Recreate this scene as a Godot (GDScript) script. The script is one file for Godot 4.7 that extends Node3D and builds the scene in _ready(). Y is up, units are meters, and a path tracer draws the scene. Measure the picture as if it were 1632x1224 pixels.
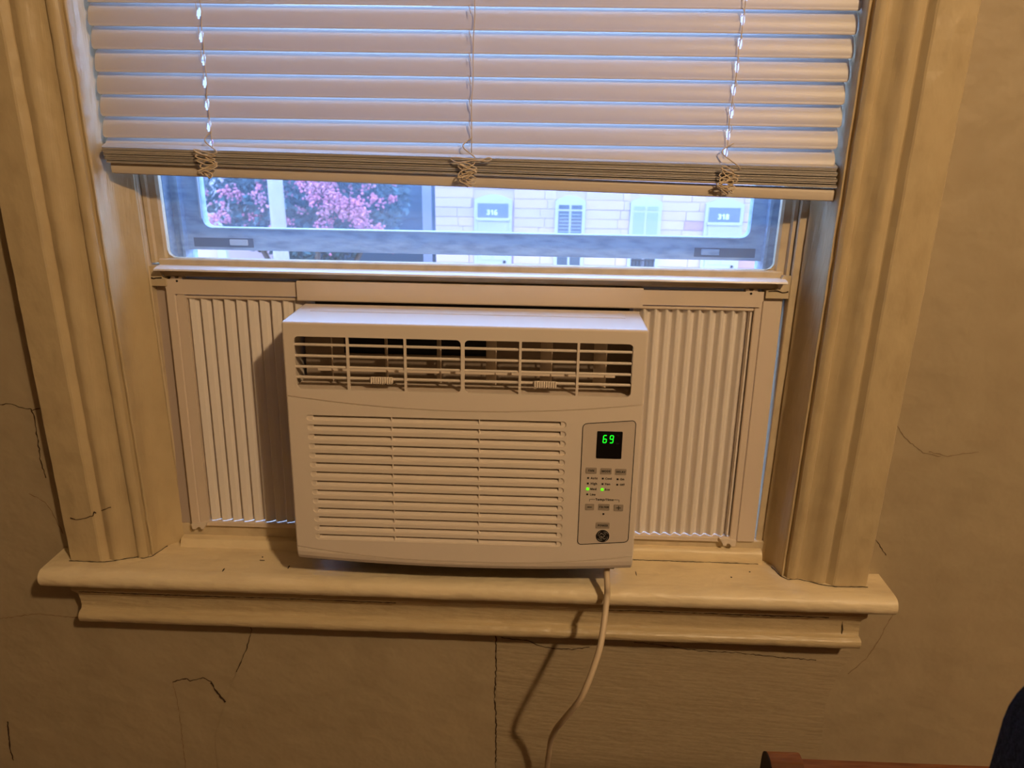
extends Node3D

# ---------------------------------------------------------------- numbers shared by several builders
const CAM_POS := Vector3(0.0983, 0.6087, 0.97)
const LAMP_POS := Vector3(1.15, 1.80, 1.78)
const CEILING_Y := 2.0
const FLOOR_Y := -0.75

var M := {}
var noise := FastNoiseLite.new()
var rng := RandomNumberGenerator.new()


func _ready() -> void:
	rng.seed = 7
	noise.seed = 11
	noise.frequency = 1.0
	# ---- camera
	var cam := Camera3D.new()
	cam.name = "camera"
	add_child(cam)
	var fov := rad_to_deg(2.0 * atan(612.0 / 1150.0))
	var pos_attr := CameraAttributesPhysical.new()
	pos_attr.frustum_focal_length = 12.0 / tan(deg_to_rad(fov) / 2.0)
	pos_attr.exposure_aperture = 9.0
	pos_attr.frustum_focus_distance = 0.94
	pos_attr.frustum_near = 0.02
	pos_attr.frustum_far = 200.0
	cam.attributes = pos_attr
	cam.fov = fov
	cam.near = 0.02
	cam.far = 200.0
	cam.position = CAM_POS
	cam.basis = Basis(Vector3.UP, deg_to_rad(1.686)) * Basis(Vector3.RIGHT, deg_to_rad(-18.236)) * Basis(Vector3.BACK, deg_to_rad(0.946))
	cam.current = true
	# ---- sky and exposure
	var sky_mat := ProceduralSkyMaterial.new()
	sky_mat.sky_top_color = Color(0.56, 0.73, 1.0)
	sky_mat.sky_horizon_color = Color(0.67, 0.79, 1.0)
	sky_mat.ground_bottom_color = Color(0.42, 0.50, 0.60)
	sky_mat.ground_horizon_color = Color(0.50, 0.58, 0.68)
	sky_mat.sky_curve = 0.2
	var sky := Sky.new()
	sky.sky_material = sky_mat
	var env := Environment.new()
	env.background_mode = Environment.BG_SKY
	env.sky = sky
	env.background_energy_multiplier = 12.5
	env.tonemap_mode = Environment.TONE_MAPPER_LINEAR
	env.tonemap_exposure = 1.0
	env.sdfgi_enabled = true
	env.ssao_enabled = true
	env.ssil_enabled = true
	var we := WorldEnvironment.new()
	we.name = "environment"
	we.environment = env
	add_child(we)
	# ---- the lamp on the room's ceiling
	build_lamp(3.05, Color(1.0, 0.69, 0.395))

	materials()
	room()
	window_trim()
	window_units()
	blind()
	air_conditioner()
	side_panels()
	cord()
	chair_and_bag()
	outdoors()


# ================================================================ helpers
func tag(o: Node, label: String, category: String, group := "", kind := "") -> void:
	if label: o.set_meta("label", label)
	if category: o.set_meta("category", category)
	if group: o.set_meta("group", group)
	if kind: o.set_meta("kind", kind)


func numbered(parent: Node, called: String) -> String:
	var n := called
	var k := 0
	while parent.has_node(NodePath(n)):
		k += 1
		n = "%s_%03d" % [called, k]
	return n


func base(called: String, at := Vector3.ZERO, rot := Vector3.ZERO) -> Node3D:
	var o := Node3D.new()
	o.name = numbered(self, called)
	o.position = at
	o.rotation = rot
	add_child(o)
	return o


func put(called: String, mesh: Mesh, mat: Material, parent: Node = self, at := Vector3.ZERO) -> MeshInstance3D:
	var o := MeshInstance3D.new()
	o.name = numbered(parent, called)
	o.mesh = mesh
	o.material_override = mat
	o.position = at
	o.cast_shadow = GeometryInstance3D.SHADOW_CASTING_SETTING_ON
	parent.add_child(o, true)
	return o


func begin(smooth := false) -> SurfaceTool:
	var s := SurfaceTool.new()
	s.begin(Mesh.PRIMITIVE_TRIANGLES)
	s.set_smooth_group(0 if smooth else -1)
	return s


func done(s: SurfaceTool) -> ArrayMesh:
	s.generate_normals()
	return s.commit()


func tri(s: SurfaceTool, a: Vector3, b: Vector3, c: Vector3) -> void:
	s.add_vertex(a); s.add_vertex(b); s.add_vertex(c)


func quad(s: SurfaceTool, a: Vector3, b: Vector3, c: Vector3, d: Vector3) -> void:
	tri(s, a, b, c); tri(s, a, c, d)


# a triangle turned so that it faces away from the point o
func ctri(s: SurfaceTool, a: Vector3, b: Vector3, c: Vector3, o: Vector3) -> void:
	if (c - a).cross(b - a).dot((a + b + c) / 3.0 - o) < 0.0:
		tri(s, a, c, b)
	else:
		tri(s, a, b, c)


func cquad(s: SurfaceTool, a: Vector3, b: Vector3, c: Vector3, d: Vector3, o: Vector3) -> void:
	ctri(s, a, b, c, o); ctri(s, a, c, d, o)


# box with chamfered edges, added to s
func bbox(s: SurfaceTool, lo: Vector3, hi: Vector3, bev: float) -> void:
	var o := (lo + hi) / 2.0
	var h := (hi - lo) / 2.0
	bev = minf(bev, minf(h.x, minf(h.y, h.z)) * 0.9)
	var P := func(sx: int, sy: int, sz: int, ax: int) -> Vector3:
		var v := Vector3(h.x - bev, h.y - bev, h.z - bev)
		v[ax] = h[ax]
		return o + Vector3(v.x * sx, v.y * sy, v.z * sz)
	for ax in 3:
		for sg in [-1, 1]:
			var q := []
			for k in [[-1, -1], [1, -1], [1, 1], [-1, 1]]:
				var sv := [0, 0, 0]
				sv[ax] = sg; sv[(ax + 1) % 3] = k[0]; sv[(ax + 2) % 3] = k[1]
				q.append(P.call(sv[0], sv[1], sv[2], ax))
			cquad(s, q[0], q[1], q[2], q[3], o)
	if bev <= 0.0: return
	for ax in 3:
		var b: int = (ax + 1) % 3
		var c: int = (ax + 2) % 3
		for sb in [-1, 1]:
			for sc in [-1, 1]:
				var lo_s := [0, 0, 0]
				lo_s[b] = sb; lo_s[c] = sc; lo_s[ax] = -1
				var hi_s := lo_s.duplicate(); hi_s[ax] = 1
				cquad(s, P.call(lo_s[0], lo_s[1], lo_s[2], b), P.call(hi_s[0], hi_s[1], hi_s[2], b), P.call(hi_s[0], hi_s[1], hi_s[2], c), P.call(lo_s[0], lo_s[1], lo_s[2], c), o)
	for sx in [-1, 1]:
		for sy in [-1, 1]:
			for sz in [-1, 1]:
				ctri(s, P.call(sx, sy, sz, 0), P.call(sx, sy, sz, 1), P.call(sx, sy, sz, 2), o)


func box(lo: Vector3, hi: Vector3, bev := 0.0008) -> ArrayMesh:
	var s := begin()
	bbox(s, lo, hi, bev)
	return done(s)


# Catmull-Rom through points
func curve(pts: Array, n: int) -> Array:
	var out := []
	for i in pts.size() - 1:
		var a = pts[maxi(i - 1, 0)]
		var b = pts[i]
		var c = pts[i + 1]
		var d = pts[mini(i + 2, pts.size() - 1)]
		for k in n:
			var t := float(k) / n
			out.append(0.5 * ((2.0 * b) + (c - a) * t + (2.0 * a - 5.0 * b + 4.0 * c - d) * t * t + (3.0 * b - a - 3.0 * c + d) * t * t * t))
	out.append(pts[-1])
	return out


# prism: a closed outline swept along an axis in nseg steps; place(p, t) -> Vector3; jit: wobble of old paint
func prism(outline: Array, t0: float, t1: float, place: Callable, nseg := 1, jit := 0.0) -> ArrayMesh:
	var s := begin()
	var poly := PackedVector2Array(outline)
	if not Geometry2D.is_polygon_clockwise(poly): poly.reverse()
	var rows := []
	for k in nseg + 1:
		var t := lerpf(t0, t1, float(k) / nseg)
		var row := []
		for p in poly:
			var v: Vector3 = place.call(p, t)
			if jit > 0.0:
				v += Vector3(noise.get_noise_3d(v.x * 30, v.y * 30, v.z * 60), noise.get_noise_3d(v.x * 31 + 50, v.y * 29, v.z * 60), noise.get_noise_3d(v.x * 30, v.y * 30 + 90, v.z * 60)) * jit
			row.append(v)
		rows.append(row)
	var flip := false
	# orientation test: normal of the first side should leave the outline
	var c2 := Vector2.ZERO
	for p in poly: c2 += p / poly.size()
	var n2 := Vector2(poly[1].y - poly[0].y, -(poly[1].x - poly[0].x))
	var inside_pt := (poly[0] + poly[1]) / 2.0 + n2.normalized() * 1e-5
	if Geometry2D.is_point_in_polygon(inside_pt, poly): n2 = -n2
	var mid: Vector2 = (poly[0] + poly[1]) / 2.0
	var out_dir: Vector3 = place.call(mid + n2.normalized() * 1e-3, t0) - place.call(mid, t0)
	var a0: Vector3 = place.call(poly[0], t0)
	var b0: Vector3 = place.call(poly[1], t0)
	var d0: Vector3 = place.call(poly[0], t1)
	flip = (d0 - a0).cross(b0 - a0).dot(out_dir) < 0.0
	for k in nseg:
		for i in poly.size():
			var j := (i + 1) % poly.size()
			var a: Vector3 = rows[k][i]
			var b: Vector3 = rows[k][j]
			var c: Vector3 = rows[k + 1][j]
			var d: Vector3 = rows[k + 1][i]
			if flip: quad(s, a, d, c, b)
			else: quad(s, a, b, c, d)
	var ix := Geometry2D.triangulate_polygon(poly)
	for e in 2:
		var row: Array = rows[0] if e == 0 else rows[nseg]
		var away: Vector3 = place.call(mid, t0 if e == 0 else t1) - place.call(mid, t1 if e == 0 else t0)
		for i in range(0, ix.size(), 3):
			var a: Vector3 = row[ix[i]]
			var b: Vector3 = row[ix[i + 1]]
			var c: Vector3 = row[ix[i + 2]]
			if (c - a).cross(b - a).dot(away) < 0.0: tri(s, a, c, b)
			else: tri(s, a, b, c)
	return done(s)


func along_y(p: Vector2, t: float) -> Vector3: return Vector3(p.x, t, p.y)      # outline in (x, z)
func along_x(p: Vector2, t: float) -> Vector3: return Vector3(t, p.y, p.x)      # outline in (z, y)
func along_z(p: Vector2, t: float) -> Vector3: return Vector3(p.x, p.y, t)      # outline in (x, y)


func tube(s: SurfaceTool, pts: Array, r: float, n := 8, capped := true) -> void:
	var rings := []
	var up := Vector3.UP
	for i in pts.size():
		var d: Vector3 = ((pts[mini(i + 1, pts.size() - 1)] as Vector3) - (pts[maxi(i - 1, 0)] as Vector3)).normalized()
		if absf(d.dot(up)) > 0.95: up = Vector3.BACK if absf(d.z) < 0.9 else Vector3.RIGHT
		var sx := d.cross(up).normalized()
		up = sx.cross(d).normalized()
		var ring := []
		for k in n:
			var a := TAU * k / n
			ring.append((pts[i] as Vector3) + (sx * cos(a) + up * sin(a)) * r)
		rings.append(ring)
	for i in pts.size() - 1:
		for k in n:
			var j := (k + 1) % n
			quad(s, rings[i][k], rings[i][j], rings[i + 1][j], rings[i + 1][k])
	if capped:
		for k in n - 2:
			tri(s, rings[0][0], rings[0][k + 2], rings[0][k + 1])
			tri(s, rings[-1][0], rings[-1][k + 1], rings[-1][k + 2])


func tube_mesh(pts: Array, r: float, n := 8) -> ArrayMesh:
	var s := begin(true)
	tube(s, pts, r, n)
	return done(s)


func lathe(profile: Array, n := 24) -> ArrayMesh:      # profile of (radius, height) round y
	var s := begin(true)
	for i in profile.size() - 1:
		for k in n:
			var a := TAU * k / n
			var b := TAU * (k + 1) / n
			var p: Vector2 = profile[i]
			var q: Vector2 = profile[i + 1]
			quad(s, Vector3(p.x * cos(a), p.y, p.x * sin(a)), Vector3(p.x * cos(b), p.y, p.x * sin(b)), Vector3(q.x * cos(b), q.y, q.x * sin(b)), Vector3(q.x * cos(a), q.y, q.x * sin(a)))
	return done(s)


func rounded(w0: float, w1: float, h0: float, h1: float, r: float, n := 5) -> Array:
	var out := []
	for c in [[w1 - r, h1 - r, 0.0], [w0 + r, h1 - r, 90.0], [w0 + r, h0 + r, 180.0], [w1 - r, h0 + r, 270.0]]:
		for k in n + 1:
			var a := deg_to_rad(c[2] + 90.0 * k / n)
			out.append(Vector2(c[0] + r * cos(a), c[1] + r * sin(a)))
	return out


# ribbon with thickness along points in the plane facing +z (cracks, seams, print)
func ribbon(pts: Array, w: float, z: float, th := 0.0004, rough := 0.0) -> ArrayMesh:
	var fine := []
	for i in pts.size() - 1:
		var n := maxi(1, int(pts[i].distance_to(pts[i + 1]) / 0.004)) if rough > 0.0 else 1
		for k in n:
			var p: Vector2 = pts[i].lerp(pts[i + 1], float(k) / n)
			if rough > 0.0: p += Vector2(noise.get_noise_2d(p.x * 300, p.y * 300), noise.get_noise_2d(p.y * 300, p.x * 300 + 40)) * rough
			fine.append(p)
	fine.append(pts[-1])
	var s := begin()
	for i in fine.size() - 1:
		var a: Vector2 = fine[i]
		var b: Vector2 = fine[i + 1]
		var side := (b - a).orthogonal().normalized()
		var wa := w * (1.0 + (1.2 * noise.get_noise_2d(a.x * 90, a.y * 90) if rough > 0.0 else 0.0)) / 2.0
		var wb := w * (1.0 + (1.2 * noise.get_noise_2d(b.x * 90, b.y * 90) if rough > 0.0 else 0.0)) / 2.0
		var q := [a + side * wa, b + side * wb, b - side * wb, a - side * wa]
		var o := Vector3((a.x + b.x) / 2, (a.y + b.y) / 2, z - 0.001)
		var f := q.map(func(p): return Vector3(p.x, p.y, z + th))
		var g := q.map(func(p): return Vector3(p.x, p.y, z - 0.0002))
		cquad(s, f[0], f[1], f[2], f[3], o)
		cquad(s, f[0], f[1], g[1], g[0], o)
		cquad(s, f[2], f[3], g[3], g[2], o)
	return done(s)


func v2(list: Array) -> Array:
	var out := []
	for p in list: out.append(Vector2(p[0], p[1]))
	return out


func text(words: String, size: float, mat: Material, parent: Node, at: Vector3, called := "lettering", centred := true) -> void:
	var t := TextMesh.new()
	var f := SystemFont.new()
	f.font_names = PackedStringArray(["Droid Sans"])
	f.font_weight = 600
	t.font = f
	t.text = words
	t.font_size = 32
	t.pixel_size = size / 24.0
	t.depth = 0.0003 if size < 0.02 else size * 0.1
	t.horizontal_alignment = HORIZONTAL_ALIGNMENT_CENTER if centred else HORIZONTAL_ALIGNMENT_LEFT
	put(called, t, mat, parent, at)


# ================================================================ materials
func mat(c: Color, rough := 0.5, metal := 0.0) -> StandardMaterial3D:
	var m := StandardMaterial3D.new()
	m.albedo_color = c
	m.roughness = rough
	m.metallic = metal
	return m


func noise_tex(freq: float, octaves: int, normal: bool, strength := 4.0, sd := 1, ramp: Gradient = null, size := 512) -> NoiseTexture2D:
	var n := FastNoiseLite.new()
	n.noise_type = FastNoiseLite.TYPE_SIMPLEX_SMOOTH
	n.frequency = freq
	n.fractal_octaves = octaves
	n.seed = sd
	var t := NoiseTexture2D.new()
	t.width = size
	t.height = size
	t.seamless = true
	t.noise = n
	t.as_normal_map = normal
	t.bump_strength = strength
	if ramp: t.color_ramp = ramp
	return t


func ramp(a: Color, b: Color, c: Color) -> Gradient:
	var g := Gradient.new()
	g.offsets = PackedFloat32Array([0.0, 0.5, 1.0])
	g.colors = PackedColorArray([a, b, c])
	return g


func tri_tex(m: StandardMaterial3D, scale: Vector3, normal: Texture2D, ns: float, albedo: Texture2D = null) -> void:
	m.uv1_triplanar = true
	m.uv1_world_triplanar = true
	m.uv1_scale = scale
	if normal:
		m.normal_enabled = true
		m.normal_texture = normal
		m.normal_scale = ns
	if albedo: m.albedo_texture = albedo


func materials() -> void:
	var lump := noise_tex(0.012, 4, true, 6.0, 3)
	var fine := noise_tex(0.03, 5, true, 5.0, 5)
	var tone := noise_tex(0.006, 4, false, 1.0, 9, ramp(Color(0.95, 0.945, 0.94), Color(0.98, 0.98, 0.98), Color(1, 1, 1)))
	var grime := noise_tex(0.01, 5, false, 1.0, 13, ramp(Color(0.92, 0.91, 0.90), Color(0.98, 0.98, 0.975), Color(1, 1, 1)))
	M.wall = mat(Color(0.70, 0.635, 0.515), 0.55)
	tri_tex(M.wall, Vector3(2.2, 2.2, 2.2), lump, 0.32, tone)
	M.wall_brushed = mat(Color(0.70, 0.635, 0.515), 0.5)
	tri_tex(M.wall_brushed, Vector3(1.0, 9.0, 2.0), fine, 0.5, tone)
	M.room = mat(Color(0.50, 0.46, 0.40), 0.8)
	M.floor = mat(Color(0.40, 0.28, 0.18), 0.5)
	M.paint = mat(Color(0.79, 0.715, 0.565), 0.31)
	tri_tex(M.paint, Vector3(5, 2.5, 5), lump, 0.3, grime)
	M.apron = mat(Color(0.79, 0.715, 0.565), 0.38)
	tri_tex(M.apron, Vector3(1.4, 9, 9), fine, 0.5, grime)
	M.stool = mat(Color(0.93, 0.86, 0.71), 0.42)
	tri_tex(M.stool, Vector3(1.5, 5, 5), fine, 0.35, grime)
	M.sash_paint = mat(Color(0.83, 0.765, 0.64), 0.45)
	tri_tex(M.sash_paint, Vector3(5, 5, 5), lump, 0.3, grime)
	M.lip = mat(Color(0.90, 0.88, 0.85), 0.35)
	M.crack = mat(Color(0.25, 0.18, 0.115), 0.95)
	M.crack_faint = mat(Color(0.55, 0.47, 0.36), 0.9)
	M.dirt = mat(Color(0.16, 0.11, 0.07), 0.95)
	M.plastic = mat(Color(0.88, 0.83, 0.765), 0.42)
	M.plastic_dull = mat(Color(0.86, 0.80, 0.73), 0.6)
	M.panel_face = mat(Color(0.81, 0.755, 0.69), 0.5)
	M.button = mat(Color(0.62, 0.57, 0.51), 0.55)
	M.ink = mat(Color(0.09, 0.07, 0.06), 0.7)
	M.display = mat(Color(0.012, 0.012, 0.014), 0.35)
	M.ghost = mat(Color(0.16, 0.15, 0.15), 0.5)
	M.digit = mat(Color(0.02, 0.2, 0.03), 0.5)
	M.digit.emission_enabled = true
	M.digit.emission = Color(0.10, 1.0, 0.16)
	M.digit.emission_energy_multiplier = 1.3
	M.led = mat(Color(0.1, 0.4, 0.03), 0.5)
	M.led.emission_enabled = true
	M.led.emission = Color(0.42, 1.0, 0.10)
	M.led.emission_energy_multiplier = 1.1
	M.badge = mat(Color(0.09, 0.085, 0.085), 0.4)
	M.badge_silver = mat(Color(0.62, 0.60, 0.57), 0.35, 0.3)
	M.chassis = mat(Color(0.22, 0.21, 0.2), 0.6)
	M.coil = mat(Color(0.085, 0.08, 0.095), 0.7)
	M.duct = mat(Color(0.62, 0.56, 0.50), 0.7)
	M.metal = mat(Color(0.75, 0.73, 0.7), 0.25, 0.9)
	M.pleat = mat(Color(0.91, 0.88, 0.84), 0.5)
	M.pleat.backlight_enabled = true
	M.pleat.backlight = Color(0.24, 0.24, 0.25)
	M.foam = mat(Color(0.70, 0.645, 0.60), 0.9)
	M.slat = mat(Color(0.855, 0.825, 0.785), 0.4)
	M.slat.backlight_enabled = true
	M.slat.backlight = Color(0.66, 0.66, 0.68)
	M.rail = mat(Color(0.84, 0.79, 0.72), 0.45)
	M.string = mat(Color(0.84, 0.77, 0.67), 0.85)
	M.glass = mat(Color(0.85, 0.92, 1.0, 0.10), 0.02)
	M.glass.transparency = BaseMaterial3D.TRANSPARENCY_ALPHA
	M.storm = mat(Color(0.70, 0.79, 0.87), 0.55)
	tri_tex(M.storm, Vector3(3, 12, 6), fine, 0.4, noise_tex(0.012, 5, false, 1.0, 21, ramp(Color(0.74, 0.78, 0.83), Color(0.92, 0.93, 0.95), Color(1, 1, 1))))
	M.storm_dark = mat(Color(0.37, 0.44, 0.53), 0.6)
	M.storm_light = mat(Color(0.76, 0.80, 0.84), 0.5)
	M.sill_out = mat(Color(0.78, 0.78, 0.76), 0.7)
	M.cord = mat(Color(0.82, 0.74, 0.62), 0.5)
	var grain := noise_tex(0.02, 5, false, 1.0, 31, ramp(Color(0.56, 0.31, 0.14), Color(0.66, 0.40, 0.20), Color(0.72, 0.46, 0.25)))
	M.wood = mat(Color(1, 1, 1), 0.4)
	M.wood.albedo_texture = grain
	M.wood.uv1_triplanar = true
	M.wood.uv1_scale = Vector3(1.5, 14, 14)
	M.wood_dark = mat(Color(0.16, 0.08, 0.045), 0.6)
	M.cloth = mat(Color(0.035, 0.026, 0.022), 0.95)
	tri_tex(M.cloth, Vector3(9, 9, 9), fine, 0.8)
	# outdoors
	M.stone = mat(Color(0.75, 0.63, 0.64), 0.9)
	M.mortar = mat(Color(0.735, 0.615, 0.63), 0.95)
	M.stone_kinds = [mat(Color(0.77, 0.64, 0.65), 0.9), mat(Color(0.755, 0.63, 0.645), 0.9), mat(Color(0.78, 0.635, 0.63), 0.9), mat(Color(0.745, 0.62, 0.64), 0.9), mat(Color(0.70, 0.52, 0.55), 0.9)]
	M.white_trim = mat(Color(0.70, 0.67, 0.70), 0.6)
	M.white_door = mat(Color(0.68, 0.64, 0.67), 0.6)
	M.dark_pane = mat(Color(0.27, 0.30, 0.33), 0.25)
	M.pale_pane = mat(Color(0.58, 0.59, 0.64), 0.4)
	M.transom = mat(Color(0.40, 0.42, 0.46), 0.35)
	M.house_number = mat(Color(0.92, 0.94, 0.97), 0.6)
	M.iron = mat(Color(0.10, 0.11, 0.13), 0.6)
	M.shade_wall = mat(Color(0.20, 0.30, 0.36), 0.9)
	M.pole = mat(Color(0.66, 0.60, 0.58), 0.9)
	tri_tex(M.pole, Vector3(3, 0.6, 3), fine, 0.5, grime)
	M.bark = mat(Color(0.34, 0.28, 0.25), 0.9)
	M.leaf = mat(Color(0.10, 0.20, 0.20), 0.7)
	M.leaf.vertex_color_use_as_albedo = true
	M.leaf.albedo_color = Color(1, 1, 1)
	M.blossom = mat(Color(1, 1, 1), 0.8)
	M.blossom.vertex_color_use_as_albedo = true
	M.asphalt = mat(Color(0.42, 0.43, 0.45), 0.95)
	M.facade_own = mat(Color(0.45, 0.33, 0.29), 0.9)


# ================================================================ the lamp
func build_lamp(energy: float, color: Color) -> void:
	var o := base("ceiling_lamp", Vector3(LAMP_POS.x, CEILING_Y, LAMP_POS.z))
	tag(o, "round glass ceiling lamp with a warm glowing globe", "lamp")
	put("ceiling_plate", lathe([Vector2(0.001, 0.0), Vector2(0.075, 0.0), Vector2(0.075, -0.018), Vector2(0.045, -0.04), Vector2(0.03, -0.06), Vector2(0.001, -0.06)]), mat(Color(0.7, 0.65, 0.55), 0.4, 0.6), o)
	var g := mat(Color(0.95, 0.9, 0.8), 0.4)
	g.emission_enabled = true
	g.emission = Color(1.0, 0.78, 0.5)
	g.emission_energy_multiplier = 1.5
	var prof := []
	for k in 13:
		var a := PI * k / 12.0
		prof.append(Vector2(maxf(0.0005, 0.085 * sin(a)), (LAMP_POS.y - CEILING_Y) + 0.085 * cos(a)))
	put("glass_globe", lathe(prof), g, o)
	var l := OmniLight3D.new()
	l.name = "bulb"
	l.light_color = color.linear_to_srgb()
	l.light_energy = energy
	l.light_size = 0.055
	l.omni_range = 12.0
	l.omni_attenuation = 2.0
	l.shadow_enabled = true
	l.position = Vector3(0, LAMP_POS.y - CEILING_Y, 0)
	o.add_child(l)


# ================================================================ the room
func room() -> void:
	# the wall with the window: boxes round the opening, 0.16 m thick
	var s := begin()
	var x0 := -1.9
	var x1 := 2.4
	for b in [[x0, -0.5, FLOOR_Y, CEILING_Y], [0.505, x1, FLOOR_Y, CEILING_Y], [-0.5, 0.505, FLOOR_Y, -0.03], [-0.5, 0.505, 1.3, CEILING_Y]]:
		bbox(s, Vector3(b[0], b[2], -0.16), Vector3(b[1], b[3], 0.0), 0.0)
	var w := put("wall_front", done(s), M.wall)
	tag(w, "cracked cream plaster wall around the window", "", "", "structure")
	# right half below the apron: rough brushed plaster, a little lower than the smooth left half
	put("plaster_patch", prism(v2([[0.052, -0.105], [0.600, -0.105], [0.615, -0.15], [0.598, -0.19], [0.588, -0.25], [0.594, -0.33], [0.58, -0.60], [0.052, -0.60], [0.0545, -0.40], [0.0515, -0.30], [0.0525, -0.2]]), -0.001, 0.0007, along_z), M.wall_brushed, w)
	put("plaster_panel", prism(v2([[-0.345, -0.105], [0.0488, -0.105], [0.0515, -0.19], [0.0492, -0.255], [0.0522, -0.31], [0.0525, -0.60], [-0.44, -0.60], [-0.43, -0.36], [-0.404, -0.287], [-0.378, -0.224], [-0.355, -0.174], [-0.344, -0.14]]), -0.001, 0.0014, along_z), M.wall, w)
	var cracks := [
		[[[-0.70, 0.235], [-0.681, 0.237], [-0.664, 0.239], [-0.654, 0.234], [-0.637, 0.231], [-0.633, 0.218], [-0.635, 0.193], [-0.636, 0.168], [-0.638, 0.148], [-0.635, 0.12]], 0.0013, 0],
		[[[-0.634, 0.230], [-0.616, 0.234]], 0.0008, 0],
		[[[-0.667, 0.094], [-0.644, 0.079], [-0.635, 0.058], [-0.626, 0.025]], 0.0012, 1],
		[[[-0.35, -0.118], [-0.344, -0.14], [-0.355, -0.174], [-0.378, -0.224]], 0.0009, 0],
		[[[-0.489, -0.251], [-0.464, -0.242], [-0.46, -0.247], [-0.437, -0.24], [-0.423, -0.247]], 0.0014, 0],
		[[[-0.424, -0.247], [-0.418, -0.262], [-0.404, -0.287]], 0.0026, 0],
		[[[-0.489, -0.252], [-0.486, -0.306], [-0.489, -0.387], [-0.491, -0.45]], 0.0009, 1],
		[[[-0.791, -0.348], [-0.799, -0.403], [-0.798, -0.433]], 0.0022, 0],
		[[[0.05, -0.112], [0.0515, -0.193], [0.0495, -0.255], [0.0525, -0.307], [0.053, -0.5]], 0.0016, 0],
		[[[0.06, -0.138], [0.101, -0.142], [0.131, -0.154], [0.172, -0.156], [0.201, -0.15]], 0.0009, 0],
		[[[0.271, -0.138], [0.321, -0.143], [0.371, -0.150], [0.441, -0.152], [0.501, -0.157], [0.561, -0.160]], 0.001, 0],
		[[[0.606, 0.069], [0.622, 0.054], [0.637, 0.033]], 0.0009, 0],
		[[[0.667, -0.066], [0.652, -0.119], [0.639, -0.155], [0.615, -0.185]], 0.0009, 1],
		[[[-0.80, -0.139], [-0.761, -0.137], [-0.717, -0.128], [-0.695, -0.125], [-0.62, -0.13]], 0.0011, 1],
		[[[0.667, 0.203], [0.695, 0.197], [0.737, 0.205]], 0.0009, 1],
		[[[0.605, 0.254], [0.633, 0.221], [0.659, 0.201], [0.686, 0.197]], 0.0009, 1],
	]
	for c in cracks:
		var pts := v2(c[0])
		var z := 0.0014 if pts[0].y < -0.105 and pts[0].x > -0.43 and pts[0].x < 0.06 else (0.0007 if pts[0].y < -0.1 and pts[0].x > 0.0 and pts[0].x < 0.6 else 0.0)
		put("crack", ribbon(pts, c[1], z, 0.0004, 0.0022), M.crack if c[2] == 0 else M.crack_faint, w)
	for b in [["wall_left", Vector3(x0 - 0.12, FLOOR_Y, -0.16), Vector3(x0, CEILING_Y, 3.7), M.room, "plain side wall of the room, beyond the window wall"],
			["wall_right", Vector3(x1, FLOOR_Y, -0.16), Vector3(x1 + 0.12, CEILING_Y, 3.7), M.room, "plain side wall of the room nearest the lamp"],
			["wall_back", Vector3(x0, FLOOR_Y, 3.6), Vector3(x1, CEILING_Y, 3.72), M.room, "plain back wall of the room facing the window"],
			["ceiling", Vector3(x0, CEILING_Y, -0.16), Vector3(x1, CEILING_Y + 0.12, 3.72), M.room, "plain ceiling of the room with the lamp"],
			["floor", Vector3(x0, FLOOR_Y - 0.12, -0.16), Vector3(x1, FLOOR_Y, 3.72), M.floor, "brown wooden floor of the room"]]:
		tag(put(b[0], box(b[1], b[2], 0.0), b[3]), b[4], "", "", "structure")


func casing_outline(side: float, jamb: float) -> Array:
	var bead := curve(v2([[0.539, 0.0283], [0.535, 0.0298], [0.529, 0.0310], [0.522, 0.0285], [0.514, 0.0232], [0.506, 0.0198], [0.5005, 0.0188]]), 4)
	var edge := curve(v2([[0.4985, 0.0215], [0.495, 0.0224], [0.490, 0.0215], [0.4855, 0.0185]]), 3)
	var cove := curve(v2([[0.4785, 0.0125], [0.4768, -0.003], [lerpf(0.4785, jamb, 0.22), -0.014], [lerpf(0.4785, jamb, 0.52), -0.0225], [jamb, -0.031]]), 4)
	var out := v2([[0.5975, -0.001], [0.5975, 0.0325], [0.595, 0.0355], [0.57, 0.0362], [0.5495, 0.0360], [0.547, 0.035], [0.5405, 0.0290]])
	out += bead + edge + v2([[0.4845, 0.012], [0.4825, 0.0115], [0.4815, 0.0143], [0.4795, 0.0145]]) + cove
	out += v2([[jamb, -0.0345], [0.4995, -0.0345], [0.4995, -0.001]])
	var r := []
	for p in out: r.append(Vector2(p.x * side + (0.0 if side < 0 else 0.002), p.y))
	return r


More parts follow.
